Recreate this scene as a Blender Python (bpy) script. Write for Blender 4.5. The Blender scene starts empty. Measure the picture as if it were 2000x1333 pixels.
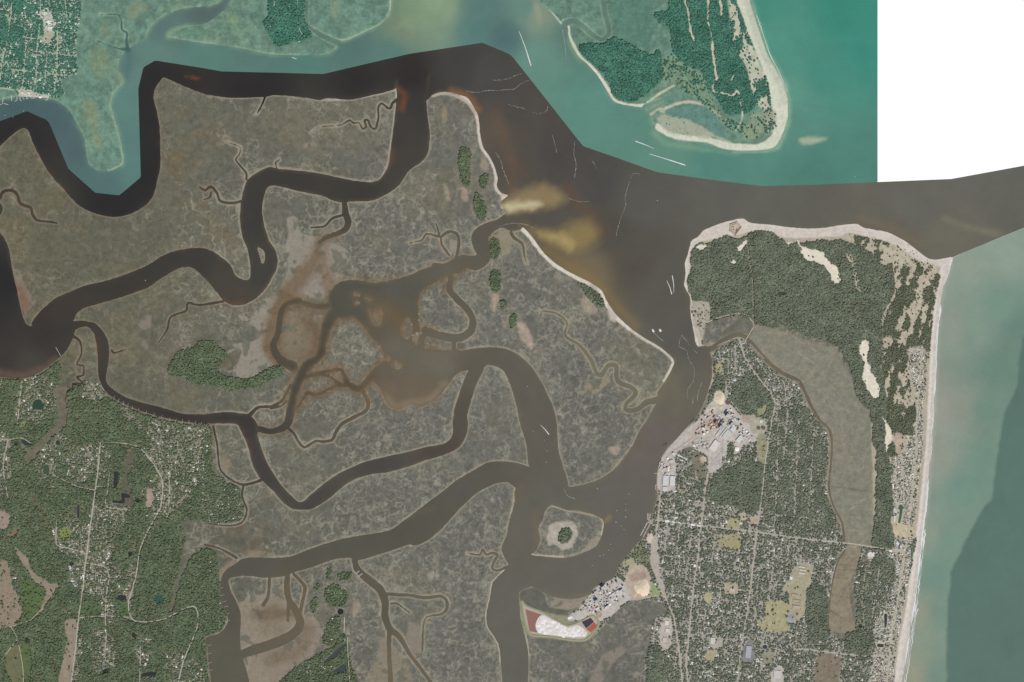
import bpy, math, random
import numpy as np

# ------------------------------------------------------------------ camera, sky, sun, exposure
S = 6.5                                   # metres per map unit
def XY(px, py): return ((px - 1000.0) * S, (666.5 - py) * S)
sc = bpy.context.scene
HC = 40000.0
cam = bpy.data.cameras.new('camera'); cam.sensor_width = 36.0
cam.lens = 36.0 * HC / (2000 * S); cam.clip_start = 100.0; cam.clip_end = 200000.0
camo = bpy.data.objects.new('camera', cam); sc.collection.objects.link(camo)
camo.location = (0, 0, HC); sc.camera = camo
SUN_EL, SUN_AZ = math.radians(47), math.radians(152)       # azimuth clockwise from north
wd = bpy.data.worlds.new('World'); sc.world = wd; wd.use_nodes = True
nt = wd.node_tree; bg = nt.nodes['Background']
sky = nt.nodes.new('ShaderNodeTexSky'); sky.sky_type = 'NISHITA'; sky.sun_disc = False
sky.sun_elevation = SUN_EL; sky.sun_rotation = SUN_AZ
nt.links.new(sky.outputs[0], bg.inputs[0]); bg.inputs[1].default_value = 0.08
sl = bpy.data.lights.new('sun', 'SUN'); sl.energy = 4.0; sl.angle = math.radians(0.5); sl.color = (1.0, 0.965, 0.92)
slo = bpy.data.objects.new('sun', sl); sc.collection.objects.link(slo)
slo.rotation_euler = (math.pi / 2 - SUN_EL, 0, math.pi - SUN_AZ)
slo.location = (3000, -6000, 9000)
sc.view_settings.view_transform = 'Standard'; sc.view_settings.look = 'None'
sc.view_settings.exposure = 0.0; sc.view_settings.gamma = 1.0; sc.view_settings.use_curve_mapping = False
sc.render.filter_size = 1.3

rng = np.random.default_rng(7); random.seed(7)
LF = np.array([1.13, 1.15, 1.18])          # how bright a white diffuse sheet renders under this light
def C(r, g, b):
    c = np.array([r, g, b], float) / 255.0
    c = np.where(c <= .04045, c / 12.92, ((c + .055) / 1.055) ** 2.4)
    return (c / LF).astype(np.float32)

# ------------------------------------------------------------------ map raster helpers
M = 80
RW, RH = 2000 + 2 * M, 1336 + 2 * M
PAD = 16
YY, XX = np.mgrid[0:RH, 0:RW].astype(np.float32)
XX -= M; YY -= M

def noise(cell, seed, wx=1.0, wy=1.0):
    r = np.random.default_rng(seed)
    cx, cy = cell * wx, cell * wy
    nx, ny = int(RW / cx) + 4, int(RH / cy) + 4
    g = r.random((ny, nx)).astype(np.float32) * 2 - 1
    def prep(n, c):
        t = np.arange(n) / c; i = t.astype(int); f = (t - i).astype(np.float32)
        return i, f * f * (3 - 2 * f)
    ix, fx = prep(RW, cx); iy, fy = prep(RH, cy)
    a = g[:, ix] * (1 - fx) + g[:, ix + 1] * fx
    return a[iy] * (1 - fy[:, None]) + a[iy + 1] * fy[:, None]
def fbm(cell, seed, octv=3, wx=1.0, wy=1.0):
    o = 0; amp = 1.0; tot = 0
    for k in range(octv):
        o = o + amp * noise(cell / 2 ** k, seed + k * 31, wx, wy); tot += amp; amp *= .55
    return o / tot

def smooth(pts, closed=True, step=3.0):
    p = np.array([q[:2] for q in pts], float) if len(pts[0]) == 2 else np.array(pts, float)
    n = len(p); out = []
    rngk = range(n) if closed else range(n - 1)
    for i in rngk:
        if closed: p0, p1, p2, p3 = p[i - 1], p[i], p[(i + 1) % n], p[(i + 2) % n]
        else: p0, p1, p2, p3 = p[max(i - 1, 0)], p[i], p[i + 1], p[min(i + 2, n - 1)]
        d = np.hypot(*(p2 - p1)[:2]); k = max(1, int(d / step))
        lim = d * 0.9                      # keep tangents short beside sharp corners
        t1 = (p2 - p0) / 2; t2 = (p3 - p1) / 2
        for t in (t1, t2):
            L = np.hypot(*t[:2])
            if L > lim: t *= lim / L
        for j in range(k):
            t = j / k; t_2 = t * t; t_3 = t_2 * t
            out.append((2*t_3-3*t_2+1)*p1 + (t_3-2*t_2+t)*t1 + (-2*t_3+3*t_2)*p2 + (t_3-t_2)*t2)
    if not closed: out.append(p[-1])
    return np.array(out)

def win(x0, y0, x1, y1):
    a = int(np.clip(math.floor(x0) + M, 0, RW)); b = int(np.clip(math.ceil(x1) + M + 1, 0, RW))
    c = int(np.clip(math.floor(y0) + M, 0, RH)); d = int(np.clip(math.ceil(y1) + M + 1, 0, RH))
    return slice(c, d), slice(a, b)

def poly_sd(pts, sm=True):
    """signed distance (negative inside, clipped to PAD) in a window round a closed outline"""
    p = smooth(pts) if sm else np.array(pts, float)
    w = win(p[:, 0].min() - PAD, p[:, 1].min() - PAD, p[:, 0].max() + PAD, p[:, 1].max() + PAD)
    x0 = w[1].start - M; y0 = w[0].start - M
    hh = w[0].stop - w[0].start; ww = w[1].stop - w[1].start
    if hh <= 0 or ww <= 0: return w, np.zeros((max(hh, 0), max(ww, 0)), np.float32)
    tog = np.zeros((hh, ww + 1), np.int32); d = np.full((hh, ww), PAD, np.float32)
    q = np.roll(p, -1, axis=0)
    for (ax, ay), (bx, by) in zip(p, q):
        if ay != by:
            lo, hi = (ay, by) if ay < by else (by, ay)
            r0 = max(math.ceil(lo - y0), 0); r1 = min(math.ceil(hi - y0), hh)
            if r1 > r0:
                rows = np.arange(r0, r1)
                cx = ax + (rows + y0 - ay) * (bx - ax) / (by - ay)
                np.add.at(tog, (rows, np.clip(np.ceil(cx - x0), 0, ww).astype(int)), 1)
        seg_d(d, x0, y0, ax, ay, bx, by, 0, 0)
    ins = (np.cumsum(tog, axis=1)[:, :ww] % 2).astype(bool)
    return w, np.where(ins, -d, d)

def seg_d(d, x0, y0, ax, ay, bx, by, ra, rb):
    hh, ww = d.shape; pad = PAD + max(ra, rb)
    a = max(int(min(ax, bx) - x0 - pad), 0); b = min(int(max(ax, bx) - x0 + pad + 2), ww)
    c = max(int(min(ay, by) - y0 - pad), 0); e = min(int(max(ay, by) - y0 + pad + 2), hh)
    if a >= b or c >= e: return
    X = np.arange(a, b, dtype=np.float32)[None] + x0 - ax; Y = np.arange(c, e, dtype=np.float32)[:, None] + y0 - ay
    dx, dy = bx - ax, by - ay; L = dx * dx + dy * dy
    t = np.clip((X * dx + Y * dy) / L, 0, 1) if L > 1e-9 else np.zeros((e - c, b - a), np.float32)
    v = np.sqrt((X - t * dx) ** 2 + (Y - t * dy) ** 2) - (ra + (rb - ra) * t)
    sub = d[c:e, a:b]; np.minimum(sub, v, out=sub)

def line_sd(pts, w=None, sm=True):
    """distance to a stroke of points (x, y[, width])"""
    p = [(q[0], q[1], (q[2] if len(q) > 2 else w)) for q in pts]
    p = smooth(p, False, 4.0) if sm else np.array(p, float)
    R = p[:, 2].max() / 2 + PAD
    wn = win(p[:, 0].min() - R, p[:, 1].min() - R, p[:, 0].max() + R, p[:, 1].max() + R)
    d = np.full((wn[0].stop - wn[0].start, wn[1].stop - wn[1].start), PAD, np.float32)
    x0 = wn[1].start - M; y0 = wn[0].start - M
    for a, b in zip(p[:-1], p[1:]): seg_d(d, x0, y0, a[0], a[1], b[0], b[1], a[2] / 2, b[2] / 2)
    return wn, d

def ell(cx, cy, rx, ry=None, n=18, rot=0, wob=0.0):
    ry = ry or rx; o = []
    for k in range(n):
        t = 2 * math.pi * k / n; s = 1 + wob * random.uniform(-1, 1)
        x, y = rx * s * math.cos(t), ry * s * math.sin(t)
        o.append((cx + x * math.cos(rot) - y * math.sin(rot), cy + x * math.sin(rot) + y * math.cos(rot)))
    return o
def paint(F, sd, col, soft=1.2, alpha=1.0, jit=None):
    w, d = sd
    if jit is not None: d = d + jit[w]
    m = np.clip(.5 - d / soft, 0, 1) * alpha
    if F.ndim == 3: F[w] += (np.asarray(col, np.float32) - F[w]) * m[..., None]
    else: F[w] += (col - F[w]) * m

def anchors(lst, power=3.2):
    st = 10
    gx = np.arange(0, RW + st, st) - M; gy = np.arange(0, RH + st, st) - M
    A = np.array([q[:2] for q in lst], float); K = np.array([C(*q[2]) for q in lst])
    D = (gx[None, :, None] - A[:, 0]) ** 2 + (gy[:, None, None] - A[:, 1]) ** 2 + 60.0
    Wt = D ** (-power / 2); G = (Wt @ K) / Wt.sum(-1)[..., None]
    def idx(n):
        t = np.arange(n) / st; i = t.astype(int); return i, (t - i).astype(np.float32)
    ix, fx = idx(RW); iy, fy = idx(RH)
    H = G[:, ix] * (1 - fx)[None, :, None] + G[:, ix + 1] * fx[None, :, None]
    return (H[iy] * (1 - fy)[:, None, None] + H[iy + 1] * fy[:, None, None]).astype(np.float32)

N3, N6, N12, N30, N90 = noise(3.2, 1), fbm(7, 2), fbm(14, 3), fbm(34, 4, 4), fbm(110, 5, 4)
JIT = (N6 * 1.3 + N12 * 1.2).astype(np.float32)

# ------------------------------------------------------------------ traced shorelines
SEAM = [(-90,268),(0,237),(52.5,217.5),(90,234),(96,240),(133.5,330),(186,377),(233,382),(275,346.5),(270,174),(280,132),(303,118.5),(400,134),(433,140),(559,143),(631,145),(800,105.5),(942,84),(995,106),(1004,115),(1127,271),(1139,286),(1200,307),(1284,337),(1400,353),(1491,364),(1600,361),(1714,356),(1858,350),(2000,324),(2090,307)]
OSEAM = [(1859,503),(2000,445),(2090,408)]
ST_MARYS = [(-90,350),(-40,310),(0,286),(20,267),(45,250),(55,255),(64,279),(81,312),(99,342),(126,372),(151,399),(180,415),(216,424),(249,420),(282,403),(300,381),(309,345),(313,324),(312,255),(307,222),(300,192),(303,174),(312,159),(319,152),(324,153),(360,169),(400,184),(445,191),(517,190),(535,186),(604,192),(625,196),(640,192),(682,195),(730,186),(772,174),(778,160),(836,160),(836,60),(-90,60)]
JOLLY = [(778,150),(775,192),(766,270),(757,327),(742,350),(724,356),(685,352),(610,337),(547,330),(526,327),(505,336),(484,351),(475,375),(470,400),(469,430),(473,460),(484,490),(489,520),(488,544),(479,548),(460,538),(451,520),(439,508),(418,493),(400,486),(375,485),(330,494),(285,520),(249,535),(210,548),(165,559),(135,571),(108,583),(72,616),(63,637),(100,650),(142,627),(150,613),(165,602),(195,593),(240,580),(288,562),(318,542),(351,524),(375,523),(400,544),(418,565),(436,587),(454,596),(478,595),(502,581),(520,562),(532,541),(540,526),(542,508),(536,485),(526,472),(518,448),(512,418),(513,400),(517,378),(526,364),(544,364),(580,373),(634,384),(646,391),(670,396),(685,394),(730,391),(775,366),(800,333),(825,315),(837,294),(839,261),(835,228),(833,198),(835,150)]
JOLLY_ISLE = [(503,484),(515,490),(518,502),(515,515),(511,515),(507,502)]
BASIN = [(-90,380),(-10,392),(4,402),(5,412),(-2,425),(-4,440),(0,454),(9,466),(18,490),(24,526),(33,568),(42,610),(50,632),(60,638),(100,630),(142,628),(147,643),(138,670),(130,685),(111,703),(84,724),(51,739),(0,737),(-90,735)]
BELLS = [(138,640),(142,629),(159,627),(183,631),(198,643),(210,664),(213,682),(211,715),(207,733),(210,751),(237,772),(261,782),(321,798),(360,809),(400,809),(442,805),(466,807),(487,811),(502,829),(503,850),(511,877),(523,907),(550,949),(568,968),(587,981),(610,964),(655,929),(700,907),(730,898),(800,882),(839,872),(866,868),(878,859),(884,847),(884,826),(887,802),(899,763),(915,722),(930,700),(945,718),(929,754),(920,784),(913,811),(914,832),(911,850),(899,871),(875,886),(833,899),(800,911),(760,922),(715,929),(676,946),(640,976),(610,994),(592,996),(571,994),(553,982),(535,961),(508,934),(493,907),(484,871),(470,841),(463,829),(412,828),(400,828),(360,824),(300,811),(264,799),(240,788),(210,769),(198,751),(192,730),(190,682),(183,652),(171,639),(156,640),(145,645)]
INNER = [(860,705),(893,688),(920,682),(950,679),(980,680),(1010,692),(1034,712),(1055,742),(1070,772),(1082,800),(1085,811),(1088,835),(1091,880),(1100,913),(1107,934),(1109,951),(1080,985),(1040,960),(1040,920),(1032,907),(1028,868),(1016,829),(1007,787),(995,748),(980,722),(953,713),(945,718),(915,724),(900,725),(870,722)]
LANCE = [(1060,930),(1037,914),(1010,905),(980,901),(953,904),(920,922),(890,940),(860,964),(830,986),(800,1009),(760,1036),(700,1047),(664,1054),(610,1071),(568,1087),(535,1090),(490,1089),(472,1092),(460,1101),(439,1116),(430,1137),(431,1173),(442,1197),(445,1215),(430,1236),(402,1247),(406,1266),(407,1293),(412,1333),(412,1425),(500,1425),(487,1333),(481,1308),(472,1278),(469,1248),(470,1221),(470,1200),(463,1179),(449,1149),(448,1131),(475,1125),(520,1129),(553,1126),(577,1117),(610,1108),(652,1093),(685,1090),(700,1095),(760,1077),(800,1064),(809,1066),(830,1059),(857,1038),(899,993),(932,963),(968,945),(992,942),(998,946),(1007,954),(1040,980)]
SHORE_BEACH = [(1859,503),(1852,531),(1840,570),(1834,615),(1829,660),(1827,720),(1822,810),(1819,870),(1813,930),(1808,987),(1802,1035),(1796,1089),(1790,1143),(1784,1188),(1779,1218),(1772,1263),(1765,1308),(1761,1333),(1748,1425)]
SHORE_FORT = [(1858,502),(1831,507),(1813,505),(1792,490),(1762,468),(1732,454),(1687,445),(1672,438),(1654,439),(1600,446),(1560,446),(1500,439),(1467,436),(1452,428),(1440,428),(1407,437),(1374,451),(1362,464),(1350,472),(1344,496),(1338,514),(1339,535),(1336,556),(1341,568),(1348,580),(1348,604),(1350,622),(1356,655),(1359,670),(1368,681)]
SHORE_TOWN = [(1380,676),(1387,688),(1390,709),(1390,739),(1383,763),(1377,781),(1368,802),(1356,820),(1338,838),(1320,859),(1302,877),(1290,898),(1284,922),(1282,955),(1284,972),(1275,1002),(1272,1032),(1260,1048),(1245,1062),(1230,1080),(1209,1107),(1200,1127),(1180,1140),(1160,1149),(1154,1161),(1124,1170),(1088,1168),(1061,1158),(1040,1147),(1022,1152),(1014,1158),(1014,1173),(1017,1209),(1025,1242),(1032,1278),(1031,1333),(1031,1425)]
SHORE_WEST = [(981,1425),(981,1333),(978,1293),(974,1260),(962,1239),(951,1221),(951,1194),(957,1167),(962,1140),(974,1125),(993,1105),(986,1092),(980,1071),(989,1047),(995,1017),(1004,984),(1007,954),(1035,925),(1070,940),(1109,951)]
SHORE_TIGER = [(1139,947),(1175,934),(1200,916),(1233,874),(1248,844),(1266,817),(1275,799),(1290,780),(1284,769),(1299,745),(1311,724),(1317,709),(1314,700),(1290,679),(1260,661),(1230,640),(1200,611),(1184,586),(1175,568),(1154,553),(1124,538),(1088,517),(1064,496),(1040,464),(1022,445),(1000,437)]
SHORE_NORTH = [(992,415),(980,404),(977,398),(983,390),(992,382),(980,378),(971,366),(972,348),(965,324),(956,306),(944,288),(938,264),(936,240),(932,222),(914,192),(902,187),(884,181),(860,180),(845,186),(833,195),(836,140)]
HARBOR = [(836,60),(2095,60),(2095,1425)] + SHORE_BEACH[::-1] + SHORE_FORT + SHORE_TOWN + SHORE_WEST + SHORE_TIGER + SHORE_NORTH
ISLE = [(1076,987),(1088,990),(1109,997),(1130,998),(1160,1006),(1175,1014),(1179,1023),(1175,1047),(1163,1068),(1130,1083),(1100,1090),(1070,1088),(1037,1084),(1046,1077),(1055,1053),(1052,1032),(1061,1014),(1063,1002)]
NCREEK = [(1010,436),(992,417),(974,428),(950,436),(929,448),(920,466),(926,487),(930,499),(896,501),(884,508),(866,515),(845,516),(850,545),(870,540),(887,536),(902,533),(908,524),(929,529),(950,518),(959,502),(957,484),(955,463),(980,445),(998,452),(1019,447)]
BAY = [(727,738),(752,712),(790,690),(840,712),(880,708),(908,718),(887,735),(872,757),(856,776),(838,788),(824,795),(800,791),(778,800),(755,788),(744,760)]
T_STM = [(-90,205),(0,196),(30,190),(75,191),(105,195),(132,213),(144,231),(159,258),(166,276),(168,300),(174,321),(192,334),(216,334),(240,322),(241,309),(234,270),(222,228),(217,204),(225,180),(240,165),(241,153),(232,138),(234,117),(249,97),(261,90),(282,78),(294,54),(318,33),(354,18),(400,13),(418,10),(433,0),(450,-90),(-90,-90)]
T_MID = [(327,72),(330,63),(360,51),(400,46),(430,27),(448,9),(452,0),(470,-90),(596,-90),(596,24),(601,51),(616,67),(640,81),(658,93),(634,107),(568,108),(520,105),(460,93),(400,85),(339,75)]
T_EAST = [(602,-90),(602,0),(601,42),(610,54),(640,70),(664,79),(682,77),(709,64),(742,48),(760,27),(764,0),(764,-90)]
T_CUMB = [(1052,-90),(1052,0),(1076,24),(1095,48),(1108,52),(1110,69),(1118,92),(1131,112),(1146,125),(1166,147),(1181,170),(1200,199),(1236,208),(1258,213),(1270,228),(1278,252),(1296,264),(1317,274),(1350,277),(1380,280),(1410,291),(1440,295),(1485,294),(1515,288),(1527,267),(1539,231),(1539,210),(1539,195),(1530,162),(1515,135),(1500,108),(1485,66),(1473,30),(1464,0),(1440,-90)]

CREEKS = [   # strokes of (x, y, width): braided channels of the central marsh
 [(905,512,28),(875,526,26),(840,537,30),(800,556,34),(765,568,40),(735,570,34),(700,560,24),(672,556,14),(656,565,12),(648,580,14),(654,600,24)],
 [(790,560,30),(750,585,24),(715,600,16),(680,608,22),(655,610,26),(640,635,22),(632,660,19),(628,685,18),(618,702,16),(600,715,20),(585,740,20),(575,765,17),(570,790,15),(566,812,17),(561,829,16),(548,838,13),(529,843,11),(505,838,12)],
 [(655,612,24),(690,612,18),(712,626,18),(726,647,18),(745,664,22),(766,682,30),(805,696,40),(850,704,40),(890,700,34)],
 [(640,598,14),(610,598,11),(580,588,13),(556,598,11),(547,620,11),(543,650,11),(534,678,13),(548,703,16),(572,716,20)],
 [(590,735,14),(610,733,10),(640,726,9),(664,722,7),(673,735,9),(680,750,13),(699,760,15),(714,748,13),(730,732,16),(752,716,22)],
 [(709,764,9),(719,787,8),(715,802,8),(694,814,7),(667,829,7),(655,847,7),(649,859,6),(634,863,5),(616,862,5),(595,874,5),(583,863,5),(574,847,5),(565,838,6)],
 [(672,754,9),(655,754,7),(634,766,7),(616,772,7),(600,768,7),(586,790,6),(577,799,6)],[(630,731,8),(645,736,7),(657,747,8),(672,754,8)],
 [(487,812,8),(505,796,6),(529,794,5),(550,784,6),(559,769,6),(568,754,8)],[(529,798,4),(550,793,4),(560,783,4)],
 [(672,390,9),(675,418,13),(680,433,13),(676,447,12),(658,457,10),(637,464,9),(622,475,7)],[(673,420,6),(649,427,5),(634,442,5),(607,445,3)],
 [(880,545,14),(878,566,13),(892,584,13),(911,603,13),(923,624,13),(920,645,15),(903,659,15),(880,660,16),(855,655,16),(832,646,18)],
 [(832,646,16),(822,668,13),(824,692,13)],[(887,664,8),(886,692,8)],
 [(890,508,6),(896,481,6),(894,460,6),(884,453,5),(872,455,5),(861,464,4)],[(861,464,4),(863,478,4),(878,499,4)],[(858,458,3),(851,436,2)],[(858,463,4),(833,457,3),(824,469,3),(800,475,2)],
 [(692,1088,11),(697,1111,13),(718,1131,15),(742,1152,16),(752,1176,15),(752,1203,14),(760,1227,13),(778,1242,10),(793,1266,8),(804,1284,7),(820,1304,7),(842,1335,7),(860,1370,7)],
 [(752,1160,6),(775,1162,6),(800,1163,6),(830,1168,6),(860,1165,6),(872,1173,6),(872,1191,5),(860,1200,4),(833,1206,3),(827,1221,3),(825,1272,3)],[(763,1180,4),(775,1179,4),(800,1197,3)],
 [(760,1233,9),(760,1278,8),(763,1333,10),(763,1380,10)],
 [(1290,780,14),(1262,787,11),(1246,799,10),(1230,803,9),(1221,799,8),(1223,789,8),(1237,776,9),(1242,766,9),(1233,757,9),(1212,749,9),(1204,739,8),(1203,715,8),(1187,715,8),(1175,733,8),(1166,730,7),(1154,703,7),(1130,673,5),(1109,661,5),(1103,652,4),(1107,630,3),(1088,613,3),(1061,608,2)],
 [(1368,684,14),(1390,681,12),(1410,667,9),(1434,655,9),(1452,656,8),(1467,670,8),(1488,694,8),(1506,713,8),(1530,730,8),(1560,745,8),(1572,766,7),(1587,799,6),(1602,822,6),(1620,840,5),(1625,870,4),(1622,915,4),(1619,951,4),(1624,978,4),(1633,999,4),(1645,1023,4),(1649,1058,4)],
 [(1651,1074,3),(1636,1098,3),(1624,1149,2.5),(1618,1203,2.5),(1618,1230,2.5)],
 [(562,1120,10),(560,1149,11),(565,1173,12),(580,1197,15),(586,1221,17),(568,1242,19),(535,1257,20),(490,1272,19),(466,1280,14)],
 [(574,1122,6),(595,1146,7),(592,1170,7),(586,1197,7)],[(526,1132,6),(526,1143,6),(523,1167,6),(514,1182,7)],[(564,1180,8),(562,1212,6)],
 [(775,196,7),(767,201,5),(761,213,4),(745,202,4),(739,210,4),(739,231,4),(733,252,4),(725,249,4),(718,234,3.5),(712,235,3.5),(715,249,3.5),(709,253,3.5),(701,240,3),(691,241,3),(683,235,3),(667,244,2.2),(652,246,1.6),(622,249,1.4),(610,258,1.2)],
 [(481,351,4),(481,339,3.5),(460,312,3),(467,303,2.5),(469,288,2),(439,277,1.2)],
 [(472,393,5),(454,397,5),(430,393,5),(424,378,5),(412,365,5),(400,372,4),(390,366,3)],[(412,375,3),(410,386,2.5),(398,390,2)],[(541,329,4),(538,318,3),(546,312,2)],
 [(0,387,7),(6,375,7),(21,372,7),(33,379,6),(40,398,6),(60,406,6),(63,418,6),(72,430,5),(99,434,4),(112,436,2)],[(21,372,3),(28,364,1.5)],
 [(144,658,5),(156,667,4),(159,691,3.5),(150,712,3),(163,715,3),(162,733,3),(150,737,3),(162,749,3),(142,750,3),(141,760,2.5),(132,763,2.5),(127,784,2)],
 [(436,589,5),(400,595,4.5),(384,596,4),(367,592,4),(364,607,4),(333,620,3.5),(327,643,3),(309,670,2)],
 [(416,832,4),(424,868,3.5),(430,916,3.5),(451,937,3.5),(476,947,5),(509,939,6)],[(476,947,4),(473,970,4),(482,997,4),(472,1021,4),(445,1027,3),(400,1022,2.5)],
 [(400,1064,4),(430,1072,4),(462,1090,6)],
 [(998,454,6),(1004,465,6),(1020,477,5),(1024,500,3.5),(1028,515,2)],
 [(993,1106,5),(972,1115,4),(961,1110,4),(967,1093,4),(972,1085,4),(961,1080,4),(950,1084,4),(942,1073,3.5),(938,1084,3),(912,1081,2.5)],
 [(104,640,3),(112,600,1)],[(518,190,4),(508,212,3),(502,222,1.5)],[(218,684,4),(222,690,3),(245,683,2)],
 [(250,99,8),(247,80,5),(248,65,4),(238,58,3.5),(237,40,3),(230,29,2.5),(195,29,1.2)],[(252,97,8),(235,96,4),(215,90,3),(190,80,2)],
 [(1100,64,10),(1104,47,12),(1120,41,11),(1140,53,10),(1158,68,9),(1175,77,8),(1188,68,9),(1188,50,9),(1181,25,9),(1178,-10,9),(1178,-85,9)],
 [(1258,208,6),(1290,196,4),(1310,189,5),(1290,206,4),(1262,222,7)],
]
# ------------------------------------------------------------------ land / water
wsd = np.full((RH, RW), PAD, np.float32)             # below zero: water
sdT = np.full((RH, RW), PAD, np.float32)             # below zero: north-east of the older survey's edge
w, d = poly_sd(SEAM + [(2095,-95),(-95,-95)], False); sdT[w] = d
sdO = np.full((RH, RW), PAD, np.float32)
w, d = poly_sd(OSEAM + [(2095,1430),(1690,1430),(1690,640),(1835,522)], False); sdO[w] = d
HUB = [(648,590),(650,570),(672,553),(700,551),(745,557),(790,545),(850,528),(852,552),(826,566),(818,590),(820,640),(826,690),(800,700),(768,690),(742,664),(718,640),(700,620),(680,618),(650,618)]
for P in (ST_MARYS, JOLLY, BASIN, BELLS, INNER, LANCE, HARBOR, NCREEK, BAY, HUB):
    w, d = poly_sd(P); wsd[w] = np.minimum(wsd[w], d)
np.minimum(wsd, np.where(sdT < 0, -PAD, PAD), out=wsd)
HUB_ISLES = [[(712,580),(728,574),(742,580),(736,590),(720,588)], [(722,600),(742,598),(748,612),(744,634),(732,636),(722,618)], [(782,640),(796,620),(806,640),(798,662),(786,658)], [(690,572),(700,568),(704,576),(694,580)], [(806,655),(822,650),(820,676),(808,672)], [(764,706),(782,700),(790,712),(778,722),(766,718)], [(842,672),(862,668),(876,676),(870,690),(848,700),(840,686)], [(694,590),(700,588),(702,596),(696,600)]]
for P in (T_STM, T_MID, T_EAST, T_CUMB, JOLLY_ISLE, ISLE, *HUB_ISLES):
    w, d = poly_sd(P); wsd[w] = np.maximum(wsd[w], -d)
natural = wsd.copy()
for L in CREEKS:
    w, d = line_sd(L); wsd[w] = np.minimum(wsd[w], d)
wsd += np.clip(JIT, -2, 2) * .55
teal = sdT < 0

def field(v=0.0): return np.full((RH, RW), v, np.float32)
def warp0(a, dx, dy):
    yi = np.clip(YY + M + dy, 0, RH - 1).astype(int); xi = np.clip(XX + M + dx, 0, RW - 1).astype(int)
    return a[yi, xi]
# ------------------------------------------------------------------ ground colour of marsh, mud, sand and soil
marsh_w, marsh_m, marsh_e, marsh_t = C(101,99,82), C(103,102,89), C(106,106,98), C(104,136,119)
gx = np.clip((XX - 350) / 550, 0, 1)[..., None]; gy_ = np.clip((XX - 100) / 300, 0, 1)[..., None]
col = marsh_w * (1 - gy_) + marsh_m * gy_
col = col * (1 - gx) + marsh_e * gx  # marsh pales eastward, with haze brightening put into its colour
col = np.where(teal[..., None], marsh_t, col).astype(np.float32)
gm = np.clip(.5 + N30 * 1.6, 0, 1)[..., None]
col *= (1 + .07 * N30 + .06 * N12 + .10 * N90)[..., None]
tint = np.clip(N90 * 2.2 - .15, 0, 1)[..., None]
col = np.where(teal[..., None], col * (1 + tint * np.array([.22, .06, .0], np.float32)), col * (1 + tint * np.array([.10, .03, -.08], np.float32)))
# orange-brown needle-rush stains on the western marsh
st = np.clip((fbm(60, 91) - .33) * 4, 0, 1) * np.clip(1 - XX / 900, 0, 1)
col += (C(112,98,72) - col) * (st * .8 * ~teal)[..., None]
pt1 = np.clip((warp0(fbm(12, 141, 3), N12 * 6, N6 * 6) - .05) * 6, -1, 1); pt2 = np.clip((fbm(5, 143, 2) - .1) * 4, -1, 1)
col *= (1 + np.where(teal, .11, .045) * pt1 + np.where(teal, .06, .035) * pt2)[..., None]
col = col.astype(np.float32)
mud = C(150,143,126); mudw = C(138,128,110)
klass = np.zeros((RH, RW), np.int8)                  # 0 marsh 1 ground 2 beach 3 mudflat

# fine tidal rills: ridge lines of warped noise, and creeks that wander in from the banks
def warp(a, dx, dy):
    yi = np.clip(YY + M + dy, 0, RH - 1).astype(int); xi = np.clip(XX + M + dx, 0, RW - 1).astype(int)
    return a[yi, xi]
wx1, wy1 = N12 * 9, fbm(14, 77) * 9
rill = field()
dens = np.clip(.25 + 1.1 * fbm(80, 12) + np.clip((XX - 450) / 500, 0, .55), 0, 1) * np.where(teal, .75, 1)
dens *= np.clip((YY - 330 + XX * .1) / 260, .12, 1)
for cell, wd_, am, sd_ in ((26, .036, 1.0, 21), (15, .055, .9, 22), (44, .024, 1.0, 23), (20, .042, .95, 29), (11, .07, .7, 33)):
    r = np.abs(warp(fbm(cell, sd_, 2), wx1, wy1))
    gate = np.clip(noise(cell * 2.2, sd_ + 5) * 2.2 + dens * 2.6 - 1.0, 0, 1)
    rill = np.maximum(rill, np.clip(1.2 - r / wd_, 0, 1) * am * np.clip(gate * 1.6, 0, 1))
def box3(a):
    o = a
    for ax in (0, 1): o = (np.roll(o, 1, ax) + o + np.roll(o, -1, ax) + np.roll(o, 2, ax) + np.roll(o, -2, ax)) / 5
    return o
gyv, gxv = np.gradient(np.clip(natural, -PAD, PAD))
bank = np.argwhere((wsd > 1.0) & (wsd < 2.2) & ~teal)
R = np.random.default_rng(5)
def stamp(x, y, v):
    xi, yi = int(x) + M, int(y) + M
    if 1 <= xi < RW - 2 and 1 <= yi < RH - 2:
        fx, fy = x - math.floor(x), y - math.floor(y)
        for ax, bx in ((0, 1 - fx), (1, fx)):
            for ay, by in ((0, 1 - fy), (1, fy)):
                q = rill[yi + ay, xi + ax]; rill[yi + ay, xi + ax] = max(q, min(1, v * bx * by * 1.9))
def walker(x, y, a, n, v, depth=0):
    k = 0.0
    for s in range(n):
        k = k * .82 + R.normal(0, .17); a += k
        x += math.cos(a) * .9; y += math.sin(a) * .9
        xi, yi = int(x) + M, int(y) + M
        if not (2 <= xi < RW - 2 and 2 <= yi < RH - 2) or (s > 6 and wsd[yi, xi] < .5) or klass[yi, xi] == 1: return
        stamp(x, y, v * (1 - .5 * s / n))
        if depth < 2 and R.random() < .035: walker(x, y, a + R.choice((-1, 1)) * R.uniform(.7, 1.3), int(n * .5), v * .85, depth + 1)
for i in R.choice(len(bank), 1500, replace=False):
    yi, xi = bank[i]; x, y = xi - M, yi - M
    if R.random() > .3 + np.clip((x - 200) / 700, 0, .7): continue
    walker(x, y, math.atan2(gyv[yi, xi], gxv[yi, xi]) + R.normal(0, .4), int(R.uniform(20, 90)), R.uniform(.7, 1.0))
rcol = np.where(teal[..., None], C(112,145,125), np.where((XX > 350)[..., None], C(146,142,126), C(128,123,104))).astype(np.float32)
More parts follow.
